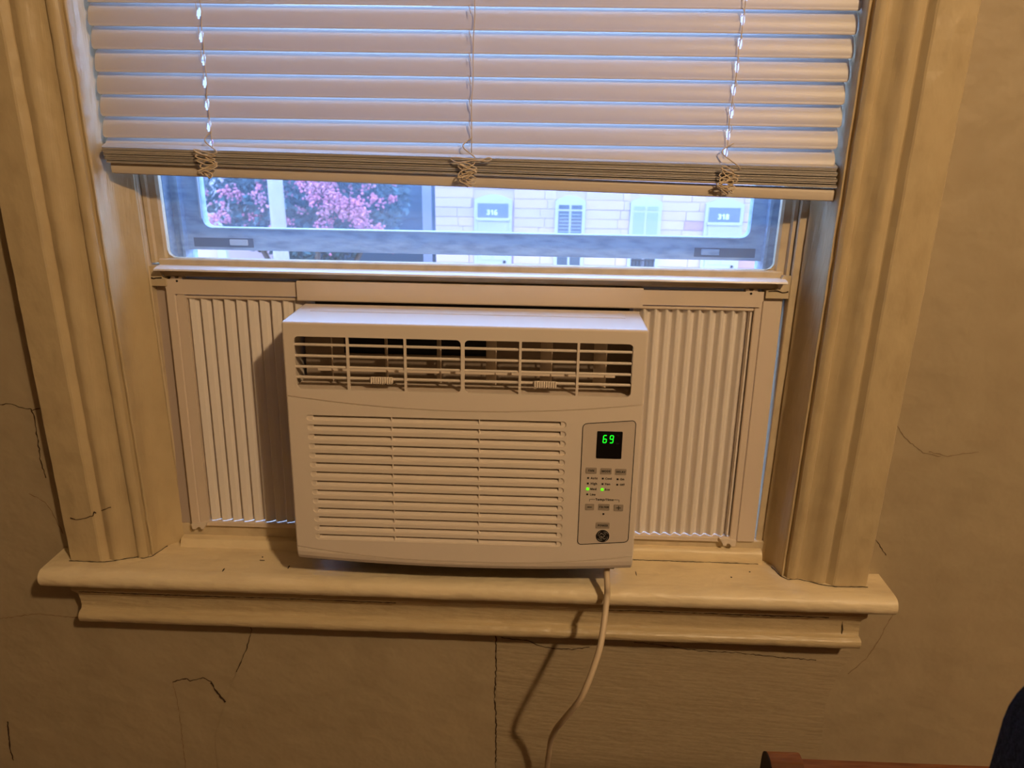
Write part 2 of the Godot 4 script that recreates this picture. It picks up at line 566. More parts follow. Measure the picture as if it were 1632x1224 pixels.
func window_trim() -> void:
	# casings
	var l := put("trim_1", prism(casing_outline(-1.0, 0.4507), 0.0, 1.36, along_y, 68, 0.0009), M.paint)
	tag(l, "moulded cream window casing with chipped paint, nearest the wall crack", "", "", "structure")
	for c in [[[-0.583, 0.073], [-0.571, 0.071], [-0.548, 0.078], [-0.545, 0.085]], [[-0.545, 0.085], [-0.542, 0.083]]]:
		put("crack", ribbon(v2(c), 0.0011, 0.0365, 0.0004, 0.0015), M.crack, l)
	put("crack", ribbon(v2([[-0.537, 0.085], [-0.521, 0.091]]), 0.0008, 0.0315, 0.0004, 0.001), M.crack, l)
	var r := put("trim_2", prism(casing_outline(1.0, 0.4614), 0.0, 1.36, along_y, 68, 0.0009), M.paint)
	tag(r, "moulded cream window casing beside the wide plain wall", "", "", "structure")
	# stool: the inner sill board
	var nose := curve(v2([[0.052, -0.0005], [0.060, -0.0022], [0.0665, -0.007], [0.0692, -0.0145], [0.0675, -0.022], [0.062, -0.028], [0.054, -0.0305]]), 4)
	var st := put("trim_3", prism(v2([[-0.17, -0.031], [-0.17, 0.0], [-0.02, 0.0]]) + nose, -0.4985, 0.5035, along_x, 100, 0.0008), M.stool)
	tag(st, "cream painted wooden window sill board with rounded nose and dirt", "", "", "structure")
	for e in [[-0.6275, -0.4985], [0.5035, 0.6315]]:
		put("sill_horn", prism(v2([[0.0, -0.031], [0.0, 0.0]]) + nose, e[0], e[1], along_x, 14, 0.0008), M.stool, st)
	for q in [[-0.336, -0.022, 0.006, 0.0011], [-0.311, 0.009, 0.0012, 0.001], [-0.356, 0.047, 0.0008, 0.0045], [-0.308, 0.018, 0.004, 0.0006], [0.404, 0.022, 0.0011, 0.0009], [0.436, 0.006, 0.0011, 0.0009], [-0.262, 0.034, 0.0006, 0.004], [0.262, 0.02, 0.0005, 0.006]]:
		var d := []
		for k in 9:
			var a := TAU * k / 9
			var k2 := 1.0 + 0.6 * noise.get_noise_2d(q[0] * 900 + k * 31.0, q[1] * 700)
			d.append(Vector2(q[0] + q[2] * k2 * cos(a), q[1] + q[3] * k2 * sin(a)))
		put("stain", prism(d, -0.0003, 0.0006, func(p: Vector2, t: float) -> Vector3: return Vector3(p.x, t, p.y)), M.dirt, st)
	# broken paint lines where the casings and the stop strip meet the sill
	for c in [[[0.600, 0.0365], [0.552, 0.0380], [0.530, 0.0330], [0.516, 0.0260], [0.503, 0.0210], [0.488, 0.0230], [0.480, 0.0150], [0.473, -0.010]], [[-0.598, 0.0370], [-0.550, 0.0375], [-0.531, 0.0330], [-0.514, 0.0250], [-0.502, 0.0205], [-0.490, 0.0235], [-0.480, 0.0160], [-0.471, -0.014]], [[0.245, -0.0172], [0.31, -0.0172], [0.38, -0.0172], [0.455, -0.0165]]]:
		var flat := []
		for q in c: flat.append(Vector2(q[0], -q[1]))
		var cr := put("crack", ribbon(flat, 0.0009, 0.0002, 0.0004, 0.0012), M.dirt, st)
		cr.rotation.x = -PI / 2
	# stop strip on the sill and the outer sill behind it
	var bull := curve(v2([[-0.036, 0.0195], [-0.027, 0.0195], [-0.021, 0.017], [-0.0185, 0.010], [-0.0185, -0.002]]), 4)
	var sp := put("trim_4", prism(v2([[-0.036, -0.002]]) + bull, 0.0, 0.4605, along_x, 40, 0.0007), M.stool)
	tag(sp, "cream rounded stop strip at the back of the sill beside the air conditioner", "", "", "structure")
	var sp2 := put("trim_6", prism(v2([[-0.036, -0.002], [-0.036, 0.0135], [-0.020, 0.011], [-0.014, 0.001], [-0.012, -0.002]]), -0.4505, 0.0, along_x, 30, 0.0007), M.stool)
	tag(sp2, "low worn paint ridge at the back of the sill under the shadowed panel", "", "", "structure")
	var os := put("trim_7", prism(v2([[-0.20, -0.03], [-0.20, 0.022], [-0.16, 0.0315], [-0.0325, 0.0325], [-0.0305, 0.031], [-0.0305, -0.002]]), -0.4985, 0.5035, along_x, 50, 0.0005), M.sash_paint)
	tag(os, "outer window sill ledge under the accordion panels", "", "", "structure")
	# apron under the stool
	var ap := v2([[-0.001, -0.0305], [0.044, -0.0305], [0.0445, -0.046], [0.0425, -0.0495], [0.0395, -0.0505], [0.039, -0.053]]) + curve(v2([[0.036, -0.0555], [0.0305, -0.062], [0.0285, -0.072], [0.0285, -0.084], [0.0305, -0.089]]), 3) + curve(v2([[0.036, -0.0905], [0.0405, -0.0945], [0.0415, -0.1005], [0.0385, -0.1065], [0.034, -0.1085]]), 3) + v2([[-0.001, -0.1095]])
	var a := put("trim_5", prism(ap, -0.598, 0.604, along_x, 110, 0.0009), M.apron)
	tag(a, "moulded cream apron board under the window sill with flaking paint", "", "", "structure")
	put("crack", ribbon(v2([[-0.59, -0.052], [-0.45, -0.0525], [-0.30, -0.0515], [-0.1, -0.0525]]), 0.0009, 0.0398, 0.0004, 0.0012), M.crack, a)
	put("crack", ribbon(v2([[0.22, -0.052], [0.33, -0.0515], [0.42, -0.0525], [0.55, -0.052]]), 0.0012, 0.0398, 0.0004, 0.0014), M.crack, a)
	put("crack", ribbon(v2([[0.577, -0.056], [0.5765, -0.068], [0.579, -0.080], [0.5785, -0.088]]), 0.0009, 0.0292, 0.0004, 0.0008), M.crack, a)


# ================================================================ the window
func window_units() -> void:
	# inner lower sash, raised onto the air conditioner
	var w := base("window_1")
	tag(w, "raised inner window sash resting above the air conditioner", "", "", "structure")
	put("jamb_strip", box(Vector3(-0.4985, 0.0325, -0.075), Vector3(-0.4495, 1.3, -0.035), 0.001), M.sash_paint, w)
	put("jamb_strip", prism(v2([[0.5035, -0.035], [0.4535, -0.035], [0.4525, -0.036], [0.4525, -0.075], [0.5035, -0.075]]), 0.0325, 1.3, along_y), M.sash_paint, w)
	# outer jambs behind
	put("jamb_board", box(Vector3(-0.4985, 0.0315, -0.158), Vector3(-0.478, 1.3, -0.075), 0.001), M.storm, w)
	put("jamb_board", box(Vector3(0.483, 0.0315, -0.158), Vector3(0.5035, 1.3, -0.075), 0.001), M.storm, w)
	put("stile", prism(v2([[-0.4482, -0.043], [-0.4425, -0.043], [-0.4405, -0.0465], [-0.4300, -0.0465], [-0.4265, -0.0495], [-0.4265, -0.058], [-0.4482, -0.058]]), 0.443, 1.1, along_y), M.sash_paint, w)
	put("stile", prism(v2([[0.4515, -0.041], [0.4465, -0.041], [0.4445, -0.0465], [0.4345, -0.0465], [0.4315, -0.0495], [0.4315, -0.058], [0.4515, -0.058]]), 0.443, 1.1, along_y), M.sash_paint, w)
	put("bottom_rail", prism(v2([[-0.075, 0.424], [-0.0445, 0.424], [-0.0435, 0.426], [-0.0435, 0.4475], [-0.046, 0.4492], [-0.0505, 0.4498], [-0.058, 0.4498], [-0.0585, 0.43], [-0.075, 0.43]]), -0.4375, 0.4415, along_x, 30, 0.0004), M.sash_paint, w)
	put("top_rail", box(Vector3(-0.448, 1.06, -0.075), Vector3(0.451, 1.1, -0.045)), M.sash_paint, w)
	# corner fillets of the pane opening
	for sx in [-1, 1]:
		var cx := -0.4265 if sx < 0 else 0.4315
		var f := [Vector2(cx, 0.450)]
		for k in 6:
			var a := PI + (PI / 2) * k / 5.0
			f.append(Vector2(cx - sx * (0.011 + 0.011 * cos(a)), 0.461 + 0.011 * sin(a)))
		put("corner_fillet", prism(f, -0.057, -0.0492, along_z), M.sash_paint, w)
	put("pane", box(Vector3(-0.428, 0.448, -0.0540), Vector3(0.433, 1.062, -0.0515), 0.0), M.glass, w)
	put("foam_seal", box(Vector3(-0.4495, 0.408, -0.074), Vector3(0.4525, 0.4248, -0.058), 0.001), M.foam, w)
	# lift lip along the bottom rail
	put("lift_lip", prism(v2([[-0.0435, 0.4405], [-0.030, 0.4395], [-0.0235, 0.4375], [-0.0225, 0.4355], [-0.0235, 0.4345], [-0.0435, 0.4365]]), -0.4365, 0.4445, along_x, 30, 0.0006), M.lip, w)
	# worn blocks at the ends of the rail
	put("corner_block", prism(v2([[-0.4495, 0.4395], [-0.4305, 0.4395], [-0.4345, 0.431], [-0.4315, 0.4225], [-0.4285, 0.4215], [-0.4285, 0.411], [-0.4495, 0.411]]), -0.07, -0.0365, along_z), M.sash_paint, w)
	put("corner_block", prism(v2([[0.4525, 0.4445], [0.4415, 0.4445], [0.4385, 0.438], [0.434, 0.434], [0.4365, 0.4285], [0.434, 0.424], [0.421, 0.423], [0.421, 0.4125], [0.4525, 0.4125]]), -0.07, -0.0365, along_z), M.sash_paint, w)
	put("dirt_mark", ribbon(v2([[0.4235, 0.4225], [0.435, 0.4232], [0.4425, 0.4215], [0.451, 0.4225]]), 0.0016, -0.0362, 0.0004, 0.002), M.dirt, w)
	put("dirt_mark", ribbon(v2([[-0.4492, 0.4225], [-0.4405, 0.4215], [-0.433, 0.4228]]), 0.0016, -0.0362, 0.0004, 0.002), M.dirt, w)

	# storm window outside
	var o := base("window_2")
	tag(o, "weathered blue grey storm window frame outside the inner sash", "", "", "structure")
	# fixed tracks, stepped
	put("track", prism(v2([[-0.478, -0.10], [-0.468, -0.10], [-0.466, -0.112], [-0.456, -0.112], [-0.454, -0.104], [-0.449, -0.104], [-0.447, -0.120], [-0.437, -0.120], [-0.435, -0.112], [-0.431, -0.112], [-0.431, -0.152], [-0.478, -0.152]]), 0.031, 1.3, along_y, 30, 0.0006), M.storm, o)
	put("track", prism(v2([[0.483, -0.10], [0.473, -0.10], [0.471, -0.112], [0.461, -0.112], [0.459, -0.104], [0.453, -0.104], [0.451, -0.120], [0.441, -0.120], [0.439, -0.112], [0.435, -0.112], [0.435, -0.152], [0.483, -0.152]]), 0.031, 1.3, along_y, 30, 0.0006), M.storm, o)
	# the storm sash with a rounded opening
	var outer := v2([[-0.431, 0.4515], [0.435, 0.4515], [0.435, 1.25], [-0.431, 1.25]])
	var xl := -0.4045
	var xr := 0.4145
	var yb := 0.4848
	var left := v2([[-0.431, 0.4515], [0.0, 0.4515], [0.0, yb]])
	var right := v2([[0.0, yb], [0.0, 0.4515], [0.435, 0.4515], [0.435, 1.25], [xr, 1.25]])
	for k in 8:
		var a := (PI / 2) * k / 7.0
		left.append(Vector2(xl + 0.013 - 0.013 * sin(a), yb + 0.013 - 0.013 * cos(a)))
	left += v2([[xl, 1.25], [-0.431, 1.25]])
	for k in 8:
		var a := (PI / 2) * k / 7.0
		right.append(Vector2(xr - 0.013 + 0.013 * cos(a), yb + 0.013 - 0.013 * sin(a)))
	put("sash_frame", prism(left, -0.142, -0.124, along_z), M.storm, o)
	put("sash_frame", prism(right, -0.142, -0.124, along_z), M.storm, o)
	put("edge_bead", box(Vector3(-0.4075, 0.498, -0.126), Vector3(-0.4045, 1.25, -0.1215), 0.0005), M.storm_light, o)
	put("edge_bead", box(Vector3(-0.39, 0.4832, -0.126), Vector3(0.40, 0.4852, -0.122), 0.0005), M.storm_light, o)
	put("latch_recess", box(Vector3(-0.4215, 0.456, -0.125), Vector3(-0.33, 0.4695, -0.1235), 0.0), M.storm_dark, o)
	put("latch", box(Vector3(-0.366, 0.459, -0.124), Vector3(-0.338, 0.468, -0.1205), 0.001), M.storm_light, o)
	put("track_cover", box(Vector3(0.4425, 0.0327, -0.066), Vector3(0.4520, 0.424, -0.060), 0.001), M.iron, o)
	put("latch_recess", box(Vector3(0.335, 0.456, -0.125), Vector3(0.425, 0.4695, -0.1235), 0.0), M.storm_dark, o)
	put("latch", box(Vector3(0.345, 0.459, -0.124), Vector3(0.372, 0.468, -0.1205), 0.001), M.storm, o)
	put("pane", box(Vector3(xl - 0.004, yb - 0.004, -0.1345), Vector3(xr + 0.004, 1.25, -0.1315), 0.0), M.glass, o)


# ================================================================ the blind
const SLAT_W := 0.0292
const SLAT_P := 0.0263
const CORD_X := [-0.3265, 0.0085, 0.3375]


func slat_mesh(x0: float, x1: float, holes: bool, flat: bool, crown := 0.0034) -> ArrayMesh:
	# a thin crowned strip along x; its breadth along z (+z: the room edge); holes are left out of the middle strips
	var s := begin(true)
	var n := 10
	var th := 0.0014 if flat else 0.0005
	var xs := [x0, x0 + 0.0012, x0 + 0.003]
	for c in CORD_X:
		if holes: xs += [c - 0.0026, c - 0.0014, c + 0.0014, c + 0.0026]
	xs += [x1 - 0.003, x1 - 0.0012, x1]
	var P := func(x: float, k: int, top: float) -> Vector3:
		var hw := SLAT_W / 2
		var inset := 0.0
		var e := minf(x - x0, x1 - x)
		if e < 0.003: inset = 0.003 - sqrt(maxf(0.0, 0.003 * 0.003 - (0.003 - e) * (0.003 - e)))
		var f := -1.0 + 2.0 * k / n
		var zz := clampf(f * hw, -hw + inset, hw - inset)
		return Vector3(x, crown * (1.0 - (zz / hw) * (zz / hw)) + top, zz)
	for i in xs.size() - 1:
		for k in n:
			var hole := false
			if holes:
				for c in [CORD_X[0], CORD_X[2]]:
					var m: float = (xs[i] + xs[i + 1]) / 2
					if absf(m - c) < 0.0014 and k >= 2 and k <= 6: hole = true
					elif absf(m - c) < 0.0027 and k >= 3 and k <= 5: hole = true
			if hole: continue
			quad(s, P.call(xs[i], k, th), P.call(xs[i + 1], k, th), P.call(xs[i + 1], k + 1, th), P.call(xs[i], k + 1, th))
			quad(s, P.call(xs[i], k, 0.0), P.call(xs[i], k + 1, 0.0), P.call(xs[i + 1], k + 1, 0.0), P.call(xs[i + 1], k, 0.0))
	for i in xs.size() - 1:
		for k in [0, n]:
			quad(s, P.call(xs[i], k, 0.0), P.call(xs[i + 1], k, 0.0), P.call(xs[i + 1], k, th), P.call(xs[i], k, th))
	return done(s)


func blind() -> void:
	var o := base("window_blind", Vector3(0, 0, -0.006))
	tag(o, "white horizontal slat blind, partly lowered, with tangled cords on its bunched bottom slats", "blind")
	var hole_slat := slat_mesh(-0.4655, 0.4745, true, false)
	var tilt := deg_to_rad(70.0)
	var n := 0
	var y := 0.6113
	for k in range(-1, 24):
		var yy := y + SLAT_P * k
		if yy > 1.24: break
		var sl := put("slat", hole_slat, M.slat, o)
		# lower room-side edge hangs at yy + SLAT_P - ... : centre lies half a breadth above
		sl.position = Vector3(0.009 * clampf(k / 6.0, 0.0, 1.6) * 0.45 + 0.0004 * sin(k * 2.3), yy + 0.0133, 0.0006 * sin(k * 1.7))
		sl.rotation = Vector3(tilt - deg_to_rad(16.0 if k == -1 else (4.0 if k == 0 else 0.0)) + deg_to_rad(0.8 * sin(k * 3.1)), 0, deg_to_rad(0.0))
		if k == -1: sl.position.y += 0.004
		n += 1
	# bunched slats lying on the bottom rail
	var stack_mesh := slat_mesh(-0.4665, 0.4765, false, true, 0.0016)
	for k in 11:
		var sl := put("bunched_slat", stack_mesh, M.slat, o)
		sl.position = Vector3(0.0012 * sin(k * 2.1) + 0.0035 * (1.0 - k / 10.0), 0.5742 + 0.00225 * k, 0.0007 * sin(k * 4.7))
		sl.rotation = Vector3(deg_to_rad(6.0 + 0.9 * k + 2.0 * sin(k * 1.9)), 0, deg_to_rad(-0.95 + 0.03 * k))
	var rail := put("bottom_rail", prism(curve(v2([[0.0092, 0.0], [0.0100, 0.006], [0.0088, 0.0128], [0.0, 0.0142], [-0.0088, 0.0128], [-0.0100, 0.006], [-0.0092, 0.0]]), 4) + v2([[-0.0075, -0.0012], [0.0075, -0.0012]]), -0.4595, 0.4785, along_x), M.rail, o)
	rail.position = Vector3(0.0, 0.5585, 0.0)
	rail.rotation = Vector3(0, 0, deg_to_rad(-1.15))
	put("head_rail", box(Vector3(-0.455, 1.245, -0.025), Vector3(0.475, 1.29, 0.025), 0.002), M.rail, o)
	# ladder cords in front of and behind the slats
	for c in CORD_X:
		var cord_pts := []
		for k in 42:
			var yy := 0.5995 + 0.65 * k / 41.0
			cord_pts.append(Vector3(c + (0.0045 if c < 0.3 else -0.0020) + 0.0045 * smoothstep(0.6, 0.8, yy) + 0.0006 * sin(k * 1.4), yy, 0.0105 + 0.0015 * sin(yy * TAU / SLAT_P)))
		put("ladder_cord", tube_mesh(cord_pts, 0.00055, 6), M.string, o)
		# short rungs that cross the slats
		for k in 7:
			var yy := 0.6265 + SLAT_P * k
			put("ladder_rung", tube_mesh([Vector3(c + (0.0045 if c < 0.3 else -0.0010), yy + 0.002, 0.0128), Vector3(c + 0.003, yy + 0.006, 0.0098), Vector3(c + 0.0015, yy + 0.0115, 0.0062), Vector3(c + 0.0012, yy + 0.013, -0.004)], 0.0005, 5), M.string, o)
	# tangled slack cord in front of the bunched slats
	for b in 3:
		var cx: float = CORD_X[b] + [0.0, 0.0, 0.0][b]
		var pts := []
		var top: float = 0.6085 - b * 0.002
		pts.append(Vector3(cx + 0.006, top + 0.012, 0.0105))
		pts.append(Vector3(cx + [-0.003, -0.006, -0.008][b], top + 0.001, 0.0135))
		rng.seed = 40 + b * 17
		var low: float = 0.566 - b * 0.0042
		var high: float = [0.597, 0.587, 0.588][b]
		if b == 1:
			pts += [Vector3(cx + 0.010, 0.5935, 0.0195), Vector3(cx - 0.012, 0.594, 0.0215), Vector3(cx - 0.021, 0.593, 0.0195), Vector3(cx - 0.012, 0.588, 0.0215), Vector3(cx + 0.010, 0.591, 0.0215), Vector3(cx + 0.026, 0.590, 0.0205), Vector3(cx + 0.031, 0.593, 0.020), Vector3(cx + 0.027, 0.5945, 0.0205), Vector3(cx + 0.020, 0.592, 0.0205), Vector3(cx + 0.010, 0.5905, 0.0205)]
		var phase := 0.0
		for k in 46:
			var f := k / 45.0
			phase += rng.randf_range(0.7, 1.9)
			var half: float = 0.0150 * (0.45 + 0.6 * rng.randf()) * (1.0 - 0.45 * pow(f, 4.0))
			pts.append(Vector3(cx + half * sin(phase), lerpf(high, low, f) + 0.0040 * cos(phase * 1.13) + rng.randf_range(-0.0015, 0.0015), 0.0195 + 0.0045 * rng.randf()))
		pts.append(Vector3(cx + 0.001, low - 0.004, 0.0205))
		put("tangled_cord", tube_mesh(curve(pts, 5), 0.00085, 6), M.string, o)


# ================================================================ the air conditioner
const AC_TILT := 2.71
const AC_AT := Vector3(0.0085, 0.045, 0.0882)


func bezel_solid() -> ArrayMesh:
	var s := begin()
	var cols := [[-0.2366, 0.0042], [-0.2363, 0.0024], [-0.2355, 0.0009], [-0.2340, 0.0]]
	var n := 28
	for k in n - 1:
		cols.append([lerpf(-0.2340, 0.2340, float(k + 1) / n), 0.0])
	cols += [[0.2340, 0.0], [0.2355, 0.0009], [0.2363, 0.0024], [0.2366, 0.0042]]
	var rows := []
	for c in cols:
		var u: float = c[0]
		var zf: float = -c[1]
		var vb: float = -0.0055 + 0.0085 * pow(absf(u) / 0.2366, 2.0)
		var e: float = c[1] * 0.7
		var lp := [Vector2(-0.098, 0.3520 - e), Vector2(zf - 0.0045, 0.3452 - e), Vector2(zf - 0.0018, 0.3446 - e), Vector2(zf - 0.0004, 0.3434 - e), Vector2(zf, 0.3415 - e),
			Vector2(zf, vb + 0.0145 + e), Vector2(zf - 0.0012, vb + 0.008 + e), Vector2(zf - 0.0045, vb + 0.0022 + e), Vector2(zf - 0.009, vb + e), Vector2(-0.098, vb + 0.004 + e)]
		var row := []
		for p in lp: row.append(Vector3(u, p.y, p.x))
		rows.append(row)
	var m: int = rows[0].size()
	for i in rows.size() - 1:
		for k in m:
			var j := (k + 1) % m
			quad(s, rows[i][k], rows[i + 1][k], rows[i + 1][j], rows[i][j])
	for k in m - 2:
		tri(s, rows[0][0], rows[0][k + 1], rows[0][k + 2])
		tri(s, rows[-1][0], rows[-1][k + 2], rows[-1][k + 1])
	s.index()
	s.generate_normals()
	return s.commit()


func cut(root: CSGShape3D, outline: Array, z0: float, z1: float) -> void:
	var c := CSGPolygon3D.new()
	c.name = "opening"
	var poly := PackedVector2Array(outline)
	c.polygon = poly
	c.mode = CSGPolygon3D.MODE_DEPTH
	c.depth = z1 - z0
	c.position = Vector3(0, 0, z1)      # CSGPolygon3D goes towards -z
	c.operation = CSGShape3D.OPERATION_SUBTRACTION
	root.add_child(c, true)


func band(pts: Array, w: float) -> Array:
	var a := []
	var b := []
	for i in pts.size():
		var d: Vector2 = ((pts[mini(i + 1, pts.size() - 1)] as Vector2) - (pts[maxi(i - 1, 0)] as Vector2)).normalized().orthogonal() * w / 2
		a.append(pts[i] + d)
		b.push_front(pts[i] - d)
	return a + b


const SLOT_L := -0.2093
const SLOT_R := 0.1363
const SLOT_H := 0.0041


func air_conditioner() -> void:
	var o := base("air_conditioner", AC_AT, Vector3(deg_to_rad(-AC_TILT), 0, 0))
	tag(o, "white window air conditioner with green 69 display standing on the window sill", "air conditioner")
	# --- front bezel: a hollow rounded shell with its openings cut out
	var root := CSGCombiner3D.new()
	root.name = "front_bezel"
	root.material_override = M.plastic
	o.add_child(root)
	var body := CSGMesh3D.new()
	body.name = "shell"
	body.mesh = bezel_solid()
	root.add_child(body)
	cut(root, v2([[-0.2325, 0.006], [0.2325, 0.006], [0.2325, 0.340], [-0.2325, 0.340]]), -0.12, -0.0042)
	# discharge grille cells
	var cells := [[-0.2212, -0.1532], [-0.1500, -0.0778], [-0.0748, -0.0035], [0.0012, 0.0720], [0.0752, 0.1468], [0.1500, 0.2185]]
	for k in 6:
		var c: Array = cells[k]
		var o2 := []
		var rl := 0.006 if k % 3 == 0 else 0.0008
		var rr := 0.006 if k % 3 == 2 else 0.0008
		for q in [[c[1], 0.3258, rr, 0.0], [c[0], 0.3258, rl, 90.0], [c[0], 0.2552, rl, 180.0], [c[1], 0.2552, rr, 270.0]]:
			var sx := -1.0 if q[0] == c[1] else 1.0
			var sy := -1.0 if q[1] > 0.3 else 1.0
			for t in 6:
				var a := deg_to_rad(q[3] + 18.0 * t)
				o2.append(Vector2(q[0] + sx * q[2] + q[2] * cos(a), q[1] + sy * q[2] + q[2] * sin(a)))
		cut(root, o2, -0.02, 0.004)
	# intake slots
	for k in 14:
		var v := 0.2150 - 0.01345 * k
		cut(root, rounded(SLOT_L + 0.0002 * k - 0.0012, SLOT_R, v - SLOT_H, v + SLOT_H, SLOT_H - 0.0001, 6), -0.02, 0.004)
	# seams
	var s1 := []
	var s2 := []
	for k in 25:
		var u := lerpf(-0.245, 0.245, k / 24.0)
		s1.append(Vector2(u, 0.2297 + 0.0158 * pow(absf(u) / 0.2366, 2.0)))
		s2.append(Vector2(u, 0.0062 + 0.0186 * pow(absf(u) / 0.2366, 2.0)))
	cut(root, band(s1, 0.0014), -0.0016, 0.004)
	cut(root, band(s2, 0.0014), -0.0016, 0.004)
	# --- louvres of the discharge grille
	for r in 4:
		var v: float = [0.3146, 0.2996, 0.2848, 0.2706][r]
		for k in 6:
			var c: Array = cells[k]
			var prof := v2([[-0.0022, v - 0.0015], [-0.0016, v + 0.0002], [-0.0022, v + 0.0014], [-0.005, v + 0.0016], [-0.0125, v - 0.0004], [-0.0128, v - 0.0016], [-0.005, v - 0.0016]])
			put("louver", prism(prof, c[0] - 0.0005, c[1] + 0.0005, along_x), M.plastic, o)
	# ribbed tabs on the lowest blades
	for u in [-0.108, 0.1065]:
		var tb := put("ribbed_tab", box(Vector3(u - 0.0150, 0.2655, -0.0035), Vector3(u + 0.0150, 0.2735, 0.0006), 0.0008), M.plastic, o)
		for k in 10:
			put("rib", box(Vector3(u - 0.0143 + 0.003 * k, 0.2648, -0.001), Vector3(u - 0.0127 + 0.003 * k, 0.2738, 0.0020), 0.0006), M.plastic, tb)
	# --- air duct behind the grille: floor, back, dark coil, vanes and their link bar
	put("duct_floor", prism(v2([[-0.0036, 0.2550], [-0.0042, 0.2515], [-0.062, 0.2535], [-0.062, 0.2562], [-0.014, 0.2552]]), -0.226, 0.226, along_x), M.plastic_dull, o)
	put("duct_back", box(Vector3(-0.226, 0.2555, -0.064), Vector3(0.226, 0.2905, -0.060), 0.0005), M.duct, o)
	put("duct_back", box(Vector3(0.028, 0.2905, -0.064), Vector3(0.226, 0.340, -0.060), 0.0005), M.duct, o)
	put("duct_back", box(Vector3(-0.226, 0.2905, -0.064), Vector3(-0.172, 0.340, -0.060), 0.0005), M.duct, o)
	put("cooling_coil", box(Vector3(-0.172, 0.288, -0.070), Vector3(0.028, 0.340, -0.066), 0.0005), M.coil, o)
	put("duct_top", box(Vector3(-0.2325, 0.3365, -0.097), Vector3(0.2325, 0.3398, -0.0045), 0.0), M.duct, o)
	for u in [-0.182, -0.108, -0.0365, 0.034, 0.108, 0.180]:
		var yaw: float = 0.30 if u < 0.0 else 0.55
		var va := put("air_vane", box(Vector3(-0.0008, 0.0, -0.014), Vector3(0.0008, 0.060, 0.014), 0.0004), M.plastic_dull, o, Vector3(u, 0.2600, -0.036))
		va.rotation.y = yaw
	put("link_bar", box(Vector3(-0.2, 0.2735, -0.030), Vector3(0.2, 0.2775, -0.026), 0.0006), M.plastic_dull, o)
	# --- intake: sloping blades, ribs, end plugs and the dark filter behind
	for k in 14:
		var v := 0.2150 - 0.01345 * k
		var prof := v2([[-0.0008, v - SLOT_H - 0.0003], [-0.0009, v - SLOT_H + 0.0012], [-0.0085, v + 0.0026], [-0.0100, v + 0.0026], [-0.0035, v - SLOT_H - 0.0012]])
		put("intake_blade", prism(prof, -0.2035, 0.1305, along_x), M.plastic, o)
		for e in [[SLOT_L - 0.0015 + 0.0002 * k, -0.2022], [0.1290, SLOT_R + 0.0004]]:
			put("slot_end", box(Vector3(e[0], v - SLOT_H - 0.0003, -0.0042), Vector3(e[1], v + SLOT_H + 0.0003, -0.0014), 0.0003), M.plastic, o)
	for u in [-0.0965, 0.0209]:
		put("intake_rib", box(Vector3(u - 0.0009, 0.034, -0.0068), Vector3(u + 0.0009, 0.2205, -0.0010), 0.0004), M.plastic, o)
	put("air_filter", box(Vector3(-0.215, 0.028, -0.016), Vector3(0.142, 0.226, -0.0125), 0.0), M.coil, o)
	put("divider_shelf", box(Vector3(-0.2325, 0.2475, -0.09), Vector3(0.2325, 0.2505, -0.0045), 0.0), M.duct, o)
	# --- top: raised ridge
	var ridge := put("top_ridge", box(Vector3(-0.2155, 0.0, -0.0095), Vector3(0.2135, 0.0012, 0.0095), 0.0008), M.plastic, o, Vector3(0, 0.3493, -0.066))
	ridge.rotation.x = atan(0.0068 / 0.0935)
	# --- sleeve behind and the rail under the sash
	put("chassis", box(Vector3(-0.225, -0.0015, -0.50), Vector3(0.225, 0.338, -0.098), 0.002), M.chassis, o)
	put("base_pan", box(Vector3(-0.215, -0.0135, -0.0930), Vector3(0.2165, 0.0045, -0.030), 0.002), M.coil, o)
	put("sash_rail", prism(v2([[-0.112, 0.3545], [-0.1075, 0.3545], [-0.1065, 0.356], [-0.1065, 0.3815], [-0.1075, 0.3830], [-0.140, 0.3830], [-0.140, 0.379], [-0.112, 0.379]]), -0.2485, 0.2425, along_x), M.panel_rail if M.has("panel_rail") else M.plastic_dull, o)
	put("gasket", box(Vector3(-0.2255, 0.325, -0.125), Vector3(0.2255, 0.372, -0.113), 0.001), M.coil, o)
	put("gasket", box(Vector3(-0.2245, -0.0055, -0.14), Vector3(0.2245, 0.004, -0.125), 0.0), M.coil, o)
	put("side_screw", lathe([Vector2(0.0005, 0.0), Vector2(0.0035, 0.0004), Vector2(0.004, 0.002), Vector2(0.004, 0.003)], 12), M.metal, o, Vector3(0.2366, 0.040, -0.07)).rotation.z = -PI / 2
	control_panel(o)


